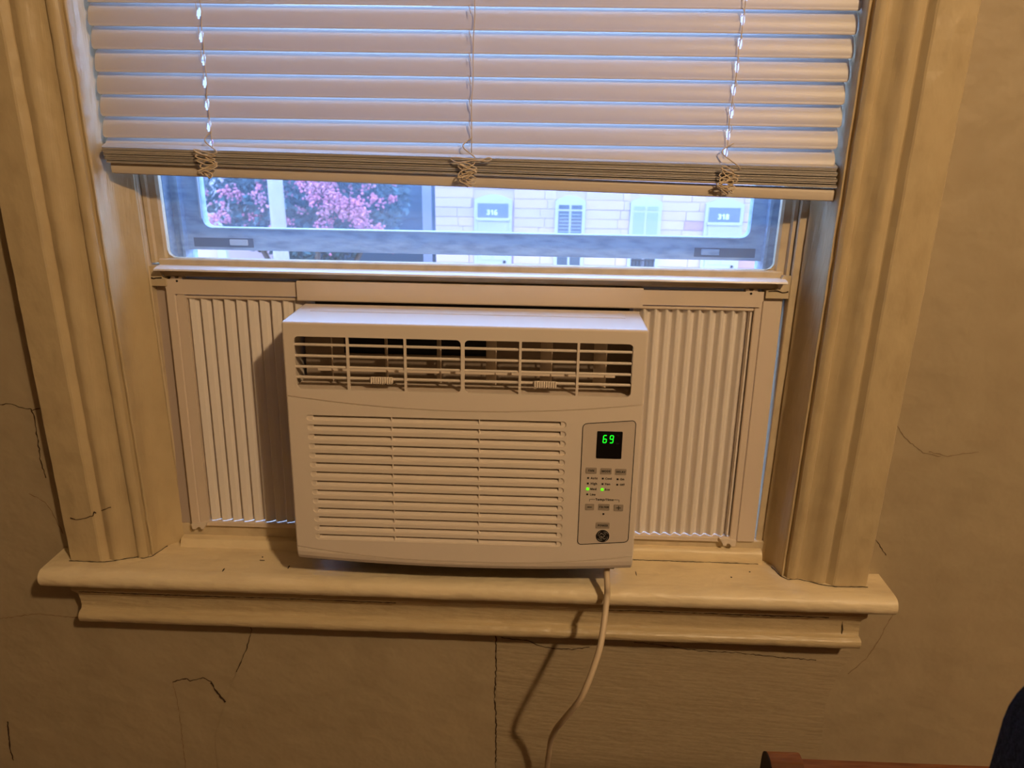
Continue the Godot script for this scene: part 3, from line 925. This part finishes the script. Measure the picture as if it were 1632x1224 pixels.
func control_panel(o: Node3D) -> void:
	# outline with slanting top and bottom edges, its groove and its face
	var pl := []
	var cs := [Vector2(0.2277, 0.2236), Vector2(0.1583, 0.2172), Vector2(0.1583, 0.0408), Vector2(0.2277, 0.0470)]
	for i in 4:
		var p: Vector2 = cs[i]
		var a: Vector2 = (cs[(i + 3) % 4] - p).normalized()
		var b: Vector2 = (cs[(i + 1) % 4] - p).normalized()
		for t in 7:
			var f := t / 6.0
			pl.append((p + a * 0.0055).bezier_interpolate(p + a * 0.0025, p + b * 0.0025, p + b * 0.0055, f))
	var p := put("control_panel", prism(pl, -0.0004, 0.0004, along_z), M.panel_face, o)
	var ring := pl.duplicate()
	ring.append(pl[0])
	put("panel_groove", ribbon(ring, 0.0009, 0.0004, 0.0002), M.ink, p)
	put("display", prism(rounded(0.1776, 0.2112, 0.1694, 0.2077, 0.0012, 3), 0.0003, 0.0011, along_z), M.display, p)
	# 69 in seven segments, leaning
	var segs := {"6": "afedcg", "9": "abcdfg"}
	var at := {"6": 0.1881, "9": 0.1969}
	for ch in ["6", "9"]:
		var s := begin()
		var hw := 0.0021
		var hh := 0.00505
		for q in segs[ch]:
			var a: Array = {"a": [-hw, hh, hw, hh], "g": [-hw, 0.0, hw, 0.0], "d": [-hw, -hh, hw, -hh], "f": [-hw, 0.0, -hw, hh], "b": [hw, 0.0, hw, hh], "e": [-hw, -hh, -hw, 0.0], "c": [hw, -hh, hw, 0.0]}[q]
			var p0 := Vector2(a[0], a[1])
			var p1 := Vector2(a[2], a[3])
			var d := (p1 - p0).normalized()
			p0 += d * 0.0003
			p1 -= d * 0.0003
			var nn := d.orthogonal() * 0.00062
			var c4 := [p0 + nn, p1 + nn, p1 - nn, p0 - nn]
			var f := c4.map(func(v): return Vector3(at[ch] + v.x + 0.07 * v.y, 0.1970 + v.y, 0.0014))
			var g := c4.map(func(v): return Vector3(at[ch] + v.x + 0.07 * v.y, 0.1970 + v.y, 0.0010))
			var oo := Vector3(at[ch] + (p0.x + p1.x) / 2, 0.1970 + (p0.y + p1.y) / 2, 0.0012)
			cquad(s, f[0], f[1], f[2], f[3], oo)
			for i in 4: cquad(s, f[i], f[(i + 1) % 4], g[(i + 1) % 4], g[i], oo)
		put("display_digit", done(s), M.digit, p)
	text("°F", 0.0030, M.ghost, p, Vector3(0.2052, 0.2016, 0.0013))
	text("Hr", 0.0026, M.ghost, p, Vector3(0.2050, 0.1909, 0.0013))
	# buttons
	for b in [["FAN", 0.1721, 0.1515, 0.0147, 0.0084], ["MODE", 0.1920, 0.1512, 0.0150, 0.0084], ["DELAY", 0.2117, 0.1508, 0.0150, 0.0084], ["-", 0.1724, 0.0983, 0.0122, 0.0092], ["FILTER", 0.1919, 0.0987, 0.0152, 0.0094], ["+", 0.2117, 0.0982, 0.0128, 0.0096], ["POWER", 0.1916, 0.0712, 0.0186, 0.0090]]:
		put("button", prism(rounded(b[1] - b[3] / 2, b[1] + b[3] / 2, b[2] - b[4] / 2, b[2] + b[4] / 2, 0.0011, 3), 0.0003, 0.0011, along_z), M.button, p)
		if b[0] == "-" or b[0] == "+":
			put("sign_bar", box(Vector3(b[1] - 0.0031, b[2] - 0.0004, 0.001), Vector3(b[1] + 0.0031, b[2] + 0.0004, 0.0014), 0.0), M.ink, p)
			if b[0] == "+": put("sign_bar", box(Vector3(b[1] - 0.0004, b[2] - 0.0031, 0.001), Vector3(b[1] + 0.0004, b[2] + 0.0031, 0.0014), 0.0), M.ink, p)
		else:
			text(b[0], 0.0031, M.ink, p, Vector3(b[1], b[2], 0.0012))
	# indicator lights with their words
	for q in [["Auto", 0.1685, 0.1405, 0], ["Cool", 0.1882, 0.1403, 0], ["On", 0.2081, 0.1400, 0], ["High", 0.1685, 0.1325, 0], ["Fan", 0.1882, 0.1324, 0], ["Off", 0.2081, 0.1320, 0], ["Med", 0.1685, 0.1246, 1], ["Eco", 0.1882, 0.1244, 1], ["Low", 0.1684, 0.1166, 0]]:
		if q[3] == 1:
			put("indicator_light", box(Vector3(q[1] - 0.0019, q[2] - 0.0019, 0.0003), Vector3(q[1] + 0.0019, q[2] + 0.0019, 0.0014), 0.0008), M.led, p)
		else:
			put("indicator_light", box(Vector3(q[1] - 0.0012, q[2] - 0.0012, 0.0003), Vector3(q[1] + 0.0012, q[2] + 0.0012, 0.0008), 0.0), M.ink, p)
		text(q[0], 0.0031, M.ink, p, Vector3(q[1] + 0.0034, q[2], 0.0006), "lettering", false)
	put("indicator_light", box(Vector3(0.1905, 0.0870, 0.0003), Vector3(0.1929, 0.0894, 0.0008), 0.0), M.ink, p)
	text("Temp/Time", 0.0034, M.ink, p, Vector3(0.1922, 0.1095, 0.0006))
	put("bracket_line", ribbon(v2([[0.1717, 0.1062], [0.1717, 0.1094], [0.1795, 0.1094]]), 0.0005, 0.0004, 0.0002), M.ink, p)
	put("bracket_line", ribbon(v2([[0.2050, 0.1096], [0.2120, 0.1096], [0.2120, 0.1062]]), 0.0005, 0.0004, 0.0002), M.ink, p)
	# round badge with a script monogram
	var c := Vector3(0.1923, 0.0552, 0.0003)
	var R := 0.0091
	var disc := []
	for k in 32: disc.append(Vector2(c.x + R * cos(TAU * k / 32), c.y + R * sin(TAU * k / 32)))
	put("badge", prism(disc, 0.0003, 0.0013, along_z), M.badge, p)
	var s := begin(true)
	var strokes := [
		[[-0.06, 0.26], [-0.12, 0.42], [-0.28, 0.46], [-0.42, 0.28], [-0.47, -0.04], [-0.40, -0.34], [-0.24, -0.46], [-0.10, -0.34], [-0.08, -0.10], [-0.20, -0.02], [-0.30, -0.10], [-0.22, -0.20], [-0.02, -0.12]],
		[[0.44, 0.30], [0.36, 0.46], [0.20, 0.43], [0.14, 0.24], [0.24, 0.06], [0.36, 0.04], [0.20, 0.00], [0.08, -0.18], [0.12, -0.40], [0.28, -0.46], [0.46, -0.28]]]
	for k in 4:
		var a0 := TAU * k / 4 + 0.5
		var arc := []
		for t in 6:
			var a := a0 + t * 0.2
			arc.append([cos(a) * (0.86 - 0.02 * t * t * 0.4), sin(a) * (0.86 - 0.02 * t * t * 0.4)])
		strokes.append(arc)
	for st in strokes:
		var pts := []
		for q in st: pts.append(Vector3(c.x + q[0] * R, c.y + q[1] * R, 0.0013))
		tube(s, curve(pts, 4), 0.00042, 5)
	var ringp := []
	for k in 37: ringp.append(Vector3(c.x + 0.94 * R * cos(TAU * k / 36), c.y + 0.94 * R * sin(TAU * k / 36), 0.0012))
	put("badge_emblem", done(s), M.badge_silver, p)


# ================================================================ accordion side panels
func side_panels() -> void:
	var rot := Vector3(deg_to_rad(-AC_TILT), 0, 0)
	for side in [-1, 1]:
		var o := base("accordion_panel", Vector3(0, 0.034, -0.026), rot)
		if side < 0: tag(o, "pleated white side panel with the air conditioner's shadow across it", "panel", "accordion panels beside the air conditioner")
		else: tag(o, "pleated white side panel beside the control panel, without the shadow", "panel", "accordion panels beside the air conditioner")
		var xo := -0.4325 if side < 0 else 0.4200     # outer edge of the frame
		var xi := -0.4185 if side < 0 else 0.4090     # stile to bead
		var xa := -0.4040 if side < 0 else 0.4035     # where the pleats begin
		var xe := -0.2240 if side < 0 else 0.2400     # behind the bezel
		var sg := float(side)
		# top rail with its stepped lip and notched ear
		var ear := v2([[xe, 0.3650], [xe, 0.3855], [xo - sg * 0.026, 0.3865], [xo - sg * 0.026, 0.3905], [xo - sg * 0.022, 0.3905], [xo - sg * 0.0205, 0.3880], [xo - sg * 0.0165, 0.3880], [xo - sg * 0.015, 0.3905], [xo - sg * 0.010, 0.3905], [xo - sg * 0.009, 0.3868], [xo, 0.3868], [xo, 0.3745], [xo - sg * 0.004, 0.3702], [xo - sg * 0.004, 0.3650]])
		put("top_rail", prism(ear, -0.010, 0.0035, along_z), M.plastic_dull, o)
		put("ear_hole", prism(rounded(xo - sg * 0.0185 - 0.0016, xo - sg * 0.0185 + 0.0016, 0.3825, 0.3857, 0.0015, 4), 0.003, 0.0039, along_z), M.ink, o)
		var lo_x := minf(xe, xi)
		var hi_x := maxf(xe, xi)
		put("rail_lip", box(Vector3(lo_x, 0.3586, -0.010), Vector3(hi_x, 0.3638, 0.0008), 0.0012), M.plastic_dull, o)
		# side stile: outer flat and inner rounded bead
		put("stile", box(Vector3(minf(xo, xi), 0.0, -0.010), Vector3(maxf(xo, xi), 0.3745, 0.0034 if side < 0 else 0.0005), 0.0015), M.plastic_dull, o)
		var bead_o := rounded(minf(xi, xa) + 0.0006, maxf(xi, xa), 0.004, 0.3655, 0.0055, 6)
		put("inner_bead", prism(bead_o, -0.010, 0.0026 if side < 0 else 0.001, along_z), M.plastic_dull, o)
		put("bottom_rail", box(Vector3(minf(xe, xi), -0.0015, -0.010), Vector3(maxf(xe, xi), 0.0065, 0.0025), 0.001), M.plastic_dull, o)
		# pleated curtain
		var n := 11
		var pitch := (absf(xa - xe)) / (n - 0.5)
		var face := [Vector2(xa + sg * 0.009, -0.0085)] if side < 0 else [Vector2(xa + 0.009, -0.0030), Vector2(xa + 0.0004, -0.0030)]
		for k in n:
			var x := xa - sg * pitch * k
			var f := [[0.0, -0.0085], [0.10, -0.0080], [0.40, -0.0012], [0.50, -0.0004], [0.60, -0.0012], [0.90, -0.0080]]
			if side < 0: f = [[0.0, -0.0085], [0.06, -0.0082], [0.14, -0.0012], [0.22, -0.0004], [0.60, -0.0030], [0.88, -0.0072]]
			for q in f: face.append(Vector2(x - sg * pitch * q[0], q[1] + 0.0004 * sin(k * 2.7)))
		var back := []
		for q in face: back.push_front(q + Vector2(0, -0.0012))
		put("pleated_curtain", prism(face + back, 0.0074, 0.3605, along_y), M.pleat, o)
		# foot clip under the outer corner
		var fx := xo - sg * 0.002
		put("foot_clip", prism(v2([[fx, 0.004], [fx - sg * 0.026, 0.007], [fx - sg * 0.022, 0.001], [fx - sg * 0.019, -0.0045], [fx - sg * 0.015, -0.0048], [fx - sg * 0.0135, -0.0012], [fx - sg * 0.0105, -0.001], [fx - sg * 0.006, -0.0052], [fx - sg * 0.001, -0.0050]]), 0.002, 0.0075, along_z), M.plastic, o)
		# flat closing strip beyond the frame
		var x2 := -0.4535 if side < 0 else 0.4475
		var strip := put("closing_strip", box(Vector3(minf(x2, xo + sg * 0.0006), -0.0010, -0.012), Vector3(maxf(x2, xo + sg * 0.0006), 0.3775, -0.0045 if side < 0 else 0.0004), 0.001), M.foam if side < 0 else M.plastic_dull, o)
		if side < 0: strip.set_meta("label", "dull grey foam strip")


# ================================================================ power cord
func cord() -> void:
	var pts := [Vector3(0.215, 0.052, -0.0), Vector3(0.2142, 0.0415, 0.03), Vector3(0.2132, 0.034, 0.055), Vector3(0.2118, 0.029, 0.071), Vector3(0.2125, 0.0163, 0.0805), Vector3(0.2125, -0.0014, 0.084), Vector3(0.206, -0.0338, 0.115), Vector3(0.1979, -0.0624, 0.135), Vector3(0.1787, -0.1151, 0.150), Vector3(0.1577, -0.1757, 0.128), Vector3(0.1473, -0.2223, 0.100), Vector3(0.1417, -0.2685, 0.075), Vector3(0.1402, -0.3084, 0.060), Vector3(0.1386, -0.3496, 0.050), Vector3(0.1391, -0.44, 0.05), Vector3(0.141, -0.60, 0.06), Vector3(0.15, -0.73, 0.08), Vector3(0.20, -0.744, 0.14)]
	var o := put("power_cord", tube_mesh(curve(pts, 8), 0.0044, 12), M.cord)
	tag(o, "cream power cord hanging from the air conditioner over the sill edge", "cord")


# ================================================================ chair and bag in the corner
func chair_and_bag() -> void:
	var o := base("wooden_rack", Vector3(0.68, FLOOR_Y, 0.30))
	tag(o, "orange brown wooden rack whose top rail and rounded end show low beneath the window", "rack")
	put("top_rail", box(Vector3(-0.29, 0.60, -0.012), Vector3(0.29, 0.6815, 0.012), 0.004), M.wood, o)
	for sg in [-1, 1]:
		# flat end block with a rounded top and a dark end grain face
		var prof := v2([[-0.017, 0.60], [0.017, 0.60]]) + curve(v2([[0.017, 0.672], [0.0155, 0.682], [0.009, 0.6895], [0.0, 0.6915], [-0.009, 0.6895], [-0.0155, 0.682], [-0.017, 0.672]]), 3)
		put("end_block", prism(prof, sg * 0.2775 - 0.0185, sg * 0.2775 + 0.0185, along_x), M.wood, o)
		put("end_face", prism(prof, sg * 0.296 if sg > 0 else -0.2975, sg * 0.296 if sg < 0 else 0.2975, along_x), M.wood_dark, o)
		put("post", box(Vector3(sg * 0.2775 - 0.016, 0.02, -0.015), Vector3(sg * 0.2775 + 0.016, 0.605, 0.015), 0.003), M.wood, o)
		put("foot", box(Vector3(sg * 0.2775 - 0.018, 0.0, -0.13), Vector3(sg * 0.2775 + 0.018, 0.035, 0.13), 0.004), M.wood, o)
	for k in 2:
		put("cross_rail", box(Vector3(-0.265, 0.12 + 0.24 * k, -0.009), Vector3(0.265, 0.16 + 0.24 * k, 0.009), 0.002), M.wood, o)
	# the black chair close to the viewer
	var g := base("black_chair", Vector3(0.655, FLOOR_Y, 0.80))
	tag(g, "dark blurred backrest of a tall black chair in the bottom corner, nearest the viewer", "chair")
	var back := rounded(-0.248, 0.255, 0.50, 1.068, 0.055, 8)
	put("backrest", prism(back, -0.215, -0.155, along_z), M.cloth, g)
	put("seat", prism(rounded(-0.25, 0.25, -0.16, 0.28, 0.07, 6), 0.43, 0.51, func(p: Vector2, t: float) -> Vector3: return Vector3(p.x, t, p.y)), M.cloth, g)
	put("back_bar", box(Vector3(-0.04, 0.40, -0.155), Vector3(0.04, 0.70, -0.125), 0.004), M.iron, g)
	put("column", lathe([Vector2(0.001, 0.05), Vector2(0.03, 0.05), Vector2(0.03, 0.43), Vector2(0.001, 0.43)], 16), M.iron, g, Vector3(0, 0, 0.06))
	for k in 5:
		var a := TAU * k / 5.0
		put("base_arm", tube_mesh([Vector3(0, 0.075, 0.06), Vector3(0.25 * cos(a), 0.05, 0.06 + 0.25 * sin(a))], 0.016, 8), M.iron, g)
		put("caster", lathe([Vector2(0.001, 0.0), Vector2(0.02, 0.004), Vector2(0.025, 0.025), Vector2(0.02, 0.045), Vector2(0.001, 0.05)], 12), M.iron, g, Vector3(0.25 * cos(a), 0.0, 0.06 + 0.25 * sin(a)))


# ================================================================ outside the window
func arch(x0: float, x1: float, y0: float, y1: float, rise: float, n := 10) -> Array:
	var out := v2([[x0, y0], [x1, y0], [x1, y1]])
	for k in n - 1:
		var f := float(k + 1) / n
		out.append(Vector2(lerpf(x1, x0, f), y1 + rise * sin(PI * f)))
	out.append(Vector2(x0, y1))
	return out


func house_door(o: Node3D, cx: float, yt: float, number: String) -> void:
	var z := -15.5
	put("door_surround", prism(arch(cx - 0.42, cx + 0.42, -3.2, yt - 0.10, 0.12), z - 0.1, z + 0.07, along_z), M.white_trim, o)
	put("transom", prism(v2([[cx - 0.34, yt - 0.49], [cx + 0.34, yt - 0.49], [cx + 0.34, yt - 0.175], [cx - 0.34, yt - 0.175]]), z + 0.05, z + 0.085, along_z), M.transom, o)
	text(number, 0.115, M.house_number, o, Vector3(cx - 0.02, yt - 0.37, z + 0.095), "house_number")
	put("transom_bar", box(Vector3(cx - 0.37, yt - 0.555, z + 0.05), Vector3(cx + 0.37, yt - 0.49, z + 0.13), 0.01), M.white_trim, o)
	var d := put("door", box(Vector3(cx - 0.34, -3.2, z + 0.05), Vector3(cx + 0.34, yt - 0.555, z + 0.10), 0.01), M.white_door, o)
	for k in 2:
		for j in 2:
			put("door_panel", box(Vector3(cx - 0.27 + 0.29 * k, -3.0 + 1.15 * j, z + 0.098), Vector3(cx - 0.02 + 0.29 * k, -2.1 + 0.85 * j, z + 0.108), 0.008), M.white_door, d)
	put("door_knob", lathe([Vector2(0.001, 0.0), Vector2(0.03, 0.01), Vector2(0.035, 0.03), Vector2(0.02, 0.05), Vector2(0.001, 0.052)], 10), M.iron, d, Vector3(cx + 0.27, -1.88, z + 0.1)).rotation.x = PI / 2


func house_window(o: Node3D, cx: float, hw: float, yt: float, pale: bool) -> void:
	var z := -15.5
	var w := put("window_frame", prism(arch(cx - hw, cx + hw, -2.35, yt - 0.10, 0.11), z - 0.1, z + 0.06, along_z), M.white_trim, o)
	put("window_sill", box(Vector3(cx - hw - 0.06, -2.45, z - 0.05), Vector3(cx + hw + 0.06, -2.35, z + 0.12), 0.01), M.white_trim, o)
	var g: Material = M.pale_pane if pale else M.dark_pane
	var i := hw - 0.075
	var split := yt - 0.30
	for k in 2:
		var a := cx - i if k == 0 else cx + 0.025
		var b := cx - 0.025 if k == 0 else cx + i
		put("pane", box(Vector3(a, split + 0.02, z + 0.04), Vector3(b, yt - 0.19, z + 0.07), 0.004), g, w)
		put("pane", box(Vector3(a, -1.45, z + 0.04), Vector3(b, split - 0.02, z + 0.07), 0.004), g, w)
		put("pane", box(Vector3(a, -2.28, z + 0.04), Vector3(b, -1.52, z + 0.07), 0.004), M.dark_pane, w)
	if not pale:
		for k in 9:
			put("blind_slat", box(Vector3(cx - i + 0.02, split - 0.10 - 0.075 * k, z + 0.07), Vector3(cx + i - 0.02, split - 0.085 - 0.075 * k, z + 0.078), 0.002), M.pale_pane, w)
	else:
		for k in 7:
			put("railing_bar", box(Vector3(cx - i + 0.03 + 0.075 * k, -1.98, z + 0.075), Vector3(cx - i + 0.05 + 0.075 * k, -1.76, z + 0.095), 0.002), M.iron, w)
		put("railing_rail", box(Vector3(cx - i, -1.79, z + 0.075), Vector3(cx + i, -1.765, z + 0.1), 0.002), M.iron, w)


func outdoors() -> void:
	var st := put("ground", box(Vector3(-30, -3.5, -40), Vector3(30, -3.2, -0.5), 0.0), M.asphalt)
	tag(st, "grey street surface between the houses", "", "", "structure")
	# the stone row house across the street: two doors with their windows
	var z := -15.5
	var openings := [[-1.29, -0.41], [0.53, 1.18], [2.17, 2.86], [3.82, 4.66]]
	var o := base("row_house", Vector3.ZERO)
	tag(o, "pale stone row house across the street with white arched doors numbered 316 and 318", "building")
	put("wall", box(Vector3(-2.17, -3.2, z - 5.0), Vector3(9.0, 4.5, z - 0.03), 0.0), M.mortar, o)
	put("cornice", prism(v2([[z - 0.05, 4.2], [z + 0.12, 4.3], [z + 0.3, 4.5], [z + 0.3, 4.65], [z - 0.05, 4.65]]), -2.2, 9.0, along_x), M.white_trim, o)
	rng.seed = 99
	var row_h := 0.205
	for r in 13:
		var y0 := -2.55 + row_h * r
		var x := -2.168
		while x < 7.2:
			var w := rng.randf_range(0.42, 0.86)
			var x1 := minf(x + w, 7.2)
			var nx := x1
			var clear := true
			if y0 < -0.42:
				for q in openings:
					if x < q[1] and x1 > q[0]:
						if x < q[0] - 0.08: x1 = q[0]
						else: clear = false
						nx = q[1]
						break
			if clear and x1 - x > 0.05:
				var d := rng.randf_range(-0.006, 0.012)
				var k := rng.randi() % 4
				if rng.randf() < 0.05: k = 4
				put("stone", box(Vector3(x + 0.003, y0 + 0.003, z - 0.06), Vector3(x1 - 0.003, y0 + row_h - 0.003, z + d), 0.008), M.stone_kinds[k], o)
			x = nx
	house_door(o, -0.87, -0.425, "316")
	house_window(o, 0.845, 0.335, -0.415, false)
	house_window(o, 2.515, 0.345, -0.41, true)
	house_door(o, 4.23, -0.425, "318")
	# what stands left of it
	var h := base("neighbouring_house")
	tag(h, "shadowed dark sided house behind the flowering tree", "building")
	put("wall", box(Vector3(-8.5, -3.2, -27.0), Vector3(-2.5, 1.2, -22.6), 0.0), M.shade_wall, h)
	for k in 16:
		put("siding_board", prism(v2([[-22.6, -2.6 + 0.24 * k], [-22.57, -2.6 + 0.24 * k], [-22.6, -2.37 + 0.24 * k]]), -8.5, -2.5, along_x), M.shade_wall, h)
	put("corner_board", box(Vector3(-3.55, -3.2, -22.65), Vector3(-3.25, 1.2, -22.52), 0.01), M.pale_pane, h)
	put("roof", prism(v2([[-22.2, 1.2], [-27.3, 1.2], [-24.7, 3.0]]), -8.7, -2.35, along_x), M.asphalt, h)
	var p := base("pale_house")
	tag(p, "pale house beyond the outermost pink blossoms", "building")
	put("wall", box(Vector3(-15.0, -3.2, -20.0), Vector3(-7.15, 3.6, -15.8), 0.0), M.stone, p)
	put("corner_board", box(Vector3(-7.3, -3.2, -15.85), Vector3(-7.1, 3.6, -15.7), 0.01), M.white_trim, p)
	put("window_pane", box(Vector3(-9.4, -1.2, -15.85), Vector3(-8.4, 0.4, -15.76), 0.01), M.dark_pane, p)
	put("roof", prism(v2([[-15.4, 3.6], [-20.4, 3.6], [-17.9, 5.4]]), -15.3, -6.9, along_x), M.asphalt, p)
	# utility pole
	var pole := base("utility_pole", Vector3(-3.08, -3.2, -8.0))
	tag(pole, "weathered wooden utility pole standing before the pink flowering tree", "pole")
	put("shaft", lathe([Vector2(0.001, 0.0), Vector2(0.115, 0.0), Vector2(0.092, 3.0), Vector2(0.085, 5.2), Vector2(0.001, 5.2)], 14), M.pole, pole)
	put("crossarm", box(Vector3(-0.8, 4.7, -0.16), Vector3(0.8, 4.82, -0.06), 0.01), M.pole, pole)
	flowering_tree()


func flowering_tree() -> void:
	var t := base("flowering_tree", Vector3(-3.7, -3.2, -11.2))
	tag(t, "pink blossoming crape myrtle behind the utility pole", "tree")
	rng.seed = 5
	for k in 5:
		var a := TAU * k / 5.0
		put("trunk", tube_mesh(curve([Vector3(0.10 * cos(a), 0, 0.10 * sin(a)), Vector3(0.28 * cos(a), 0.9, 0.2 * sin(a)), Vector3(0.7 * cos(a), 1.8, 0.45 * sin(a)), Vector3(1.3 * cos(a), 2.9, 0.7 * sin(a))], 4), 0.045, 7), M.bark, t)
	# leaves
	var s := begin()
	tri(s, Vector3(-0.06, 0, 0), Vector3(0, 0.03, 0.02), Vector3(0, -0.03, 0.01))
	tri(s, Vector3(0.07, 0, 0), Vector3(0, -0.03, 0.01), Vector3(0, 0.03, 0.02))
	var leaf := done(s)
	var mm := MultiMesh.new()
	mm.transform_format = MultiMesh.TRANSFORM_3D
	mm.use_colors = true
	mm.mesh = leaf
	mm.instance_count = 9000
	for i in mm.instance_count:
		var d := Vector3(rng.randfn(), rng.randfn(), rng.randfn()).normalized() * pow(rng.randf(), 0.4)
		var p := Vector3(d.x * 1.75, 3.1 + d.y * 1.25, d.z * 0.9)
		var b := Basis.from_euler(Vector3(rng.randf() * TAU, rng.randf() * TAU, rng.randf() * TAU)).scaled(Vector3.ONE * rng.randf_range(0.8, 1.5))
		mm.set_instance_transform(i, Transform3D(b, p))
		var g := rng.randf_range(0.6, 1.3)
		mm.set_instance_color(i, Color(0.05 * g, 0.105 * g, 0.115 * g))
	var lv := MultiMeshInstance3D.new()
	lv.name = "foliage"
	lv.multimesh = mm
	lv.material_override = M.leaf
	lv.set_meta("kind", "stuff")
	t.add_child(lv)
	# blossoms in clusters
	var ball := SphereMesh.new()
	ball.radius = 0.022
	ball.height = 0.040
	ball.radial_segments = 6
	ball.rings = 3
	var bm := MultiMesh.new()
	bm.transform_format = MultiMesh.TRANSFORM_3D
	bm.use_colors = true
	bm.mesh = ball
	var spots := []
	var clusters := [[1.45, 3.52, 0.9, 0.20, 150], [1.62, 3.40, 0.92, 0.14, 90], [1.28, 3.36, 0.9, 0.13, 70], [1.08, 3.58, 0.9, 0.12, 50], [1.75, 3.55, 0.9, 0.12, 60]]
	for k in 120:
		var a := rng.randf_range(-1.0, 1.0)
		var y := rng.randf_range(-1.0, 1.0)
		clusters.append([a * 1.62 - 0.05, 3.15 + y * 0.85, 0.55 + rng.randf() * 0.45, rng.randf_range(0.05, 0.14), rng.randi_range(10, 40)])
	for k in 34:
		var f := rng.randf()
		clusters.append([lerpf(0.1, 1.25, f) + rng.randf_range(-0.12, 0.12), lerpf(3.28, 2.72, f) + rng.randf_range(-0.10, 0.10), 0.85 + rng.randf() * 0.2, rng.randf_range(0.06, 0.12), rng.randi_range(12, 30)])
	for k in 8:
		clusters.append([-1.62 + rng.randf_range(-0.15, 0.15), 3.0 + rng.randf_range(-0.12, 0.16), 0.8, 0.10, 30])
	for c in clusters:
		var tone := rng.randf()
		for k in int(c[4]):
			spots.append([Vector3(c[0], c[1], c[2]) + Vector3(rng.randfn(), rng.randfn(), rng.randfn()) * c[3] * 0.5, tone])
	bm.instance_count = spots.size()
	for i in spots.size():
		bm.set_instance_transform(i, Transform3D(Basis().scaled(Vector3.ONE * rng.randf_range(0.7, 1.3)), spots[i][0]))
		var g := rng.randf_range(0.75, 1.15)
		bm.set_instance_color(i, Color(0.62 * g, (0.16 + 0.07 * spots[i][1]) * g, (0.24 + 0.06 * spots[i][1]) * g))
	var bl := MultiMeshInstance3D.new()
	bl.name = "blossom"
	bl.multimesh = bm
	bl.material_override = M.blossom
	bl.set_meta("kind", "stuff")
	t.add_child(bl)
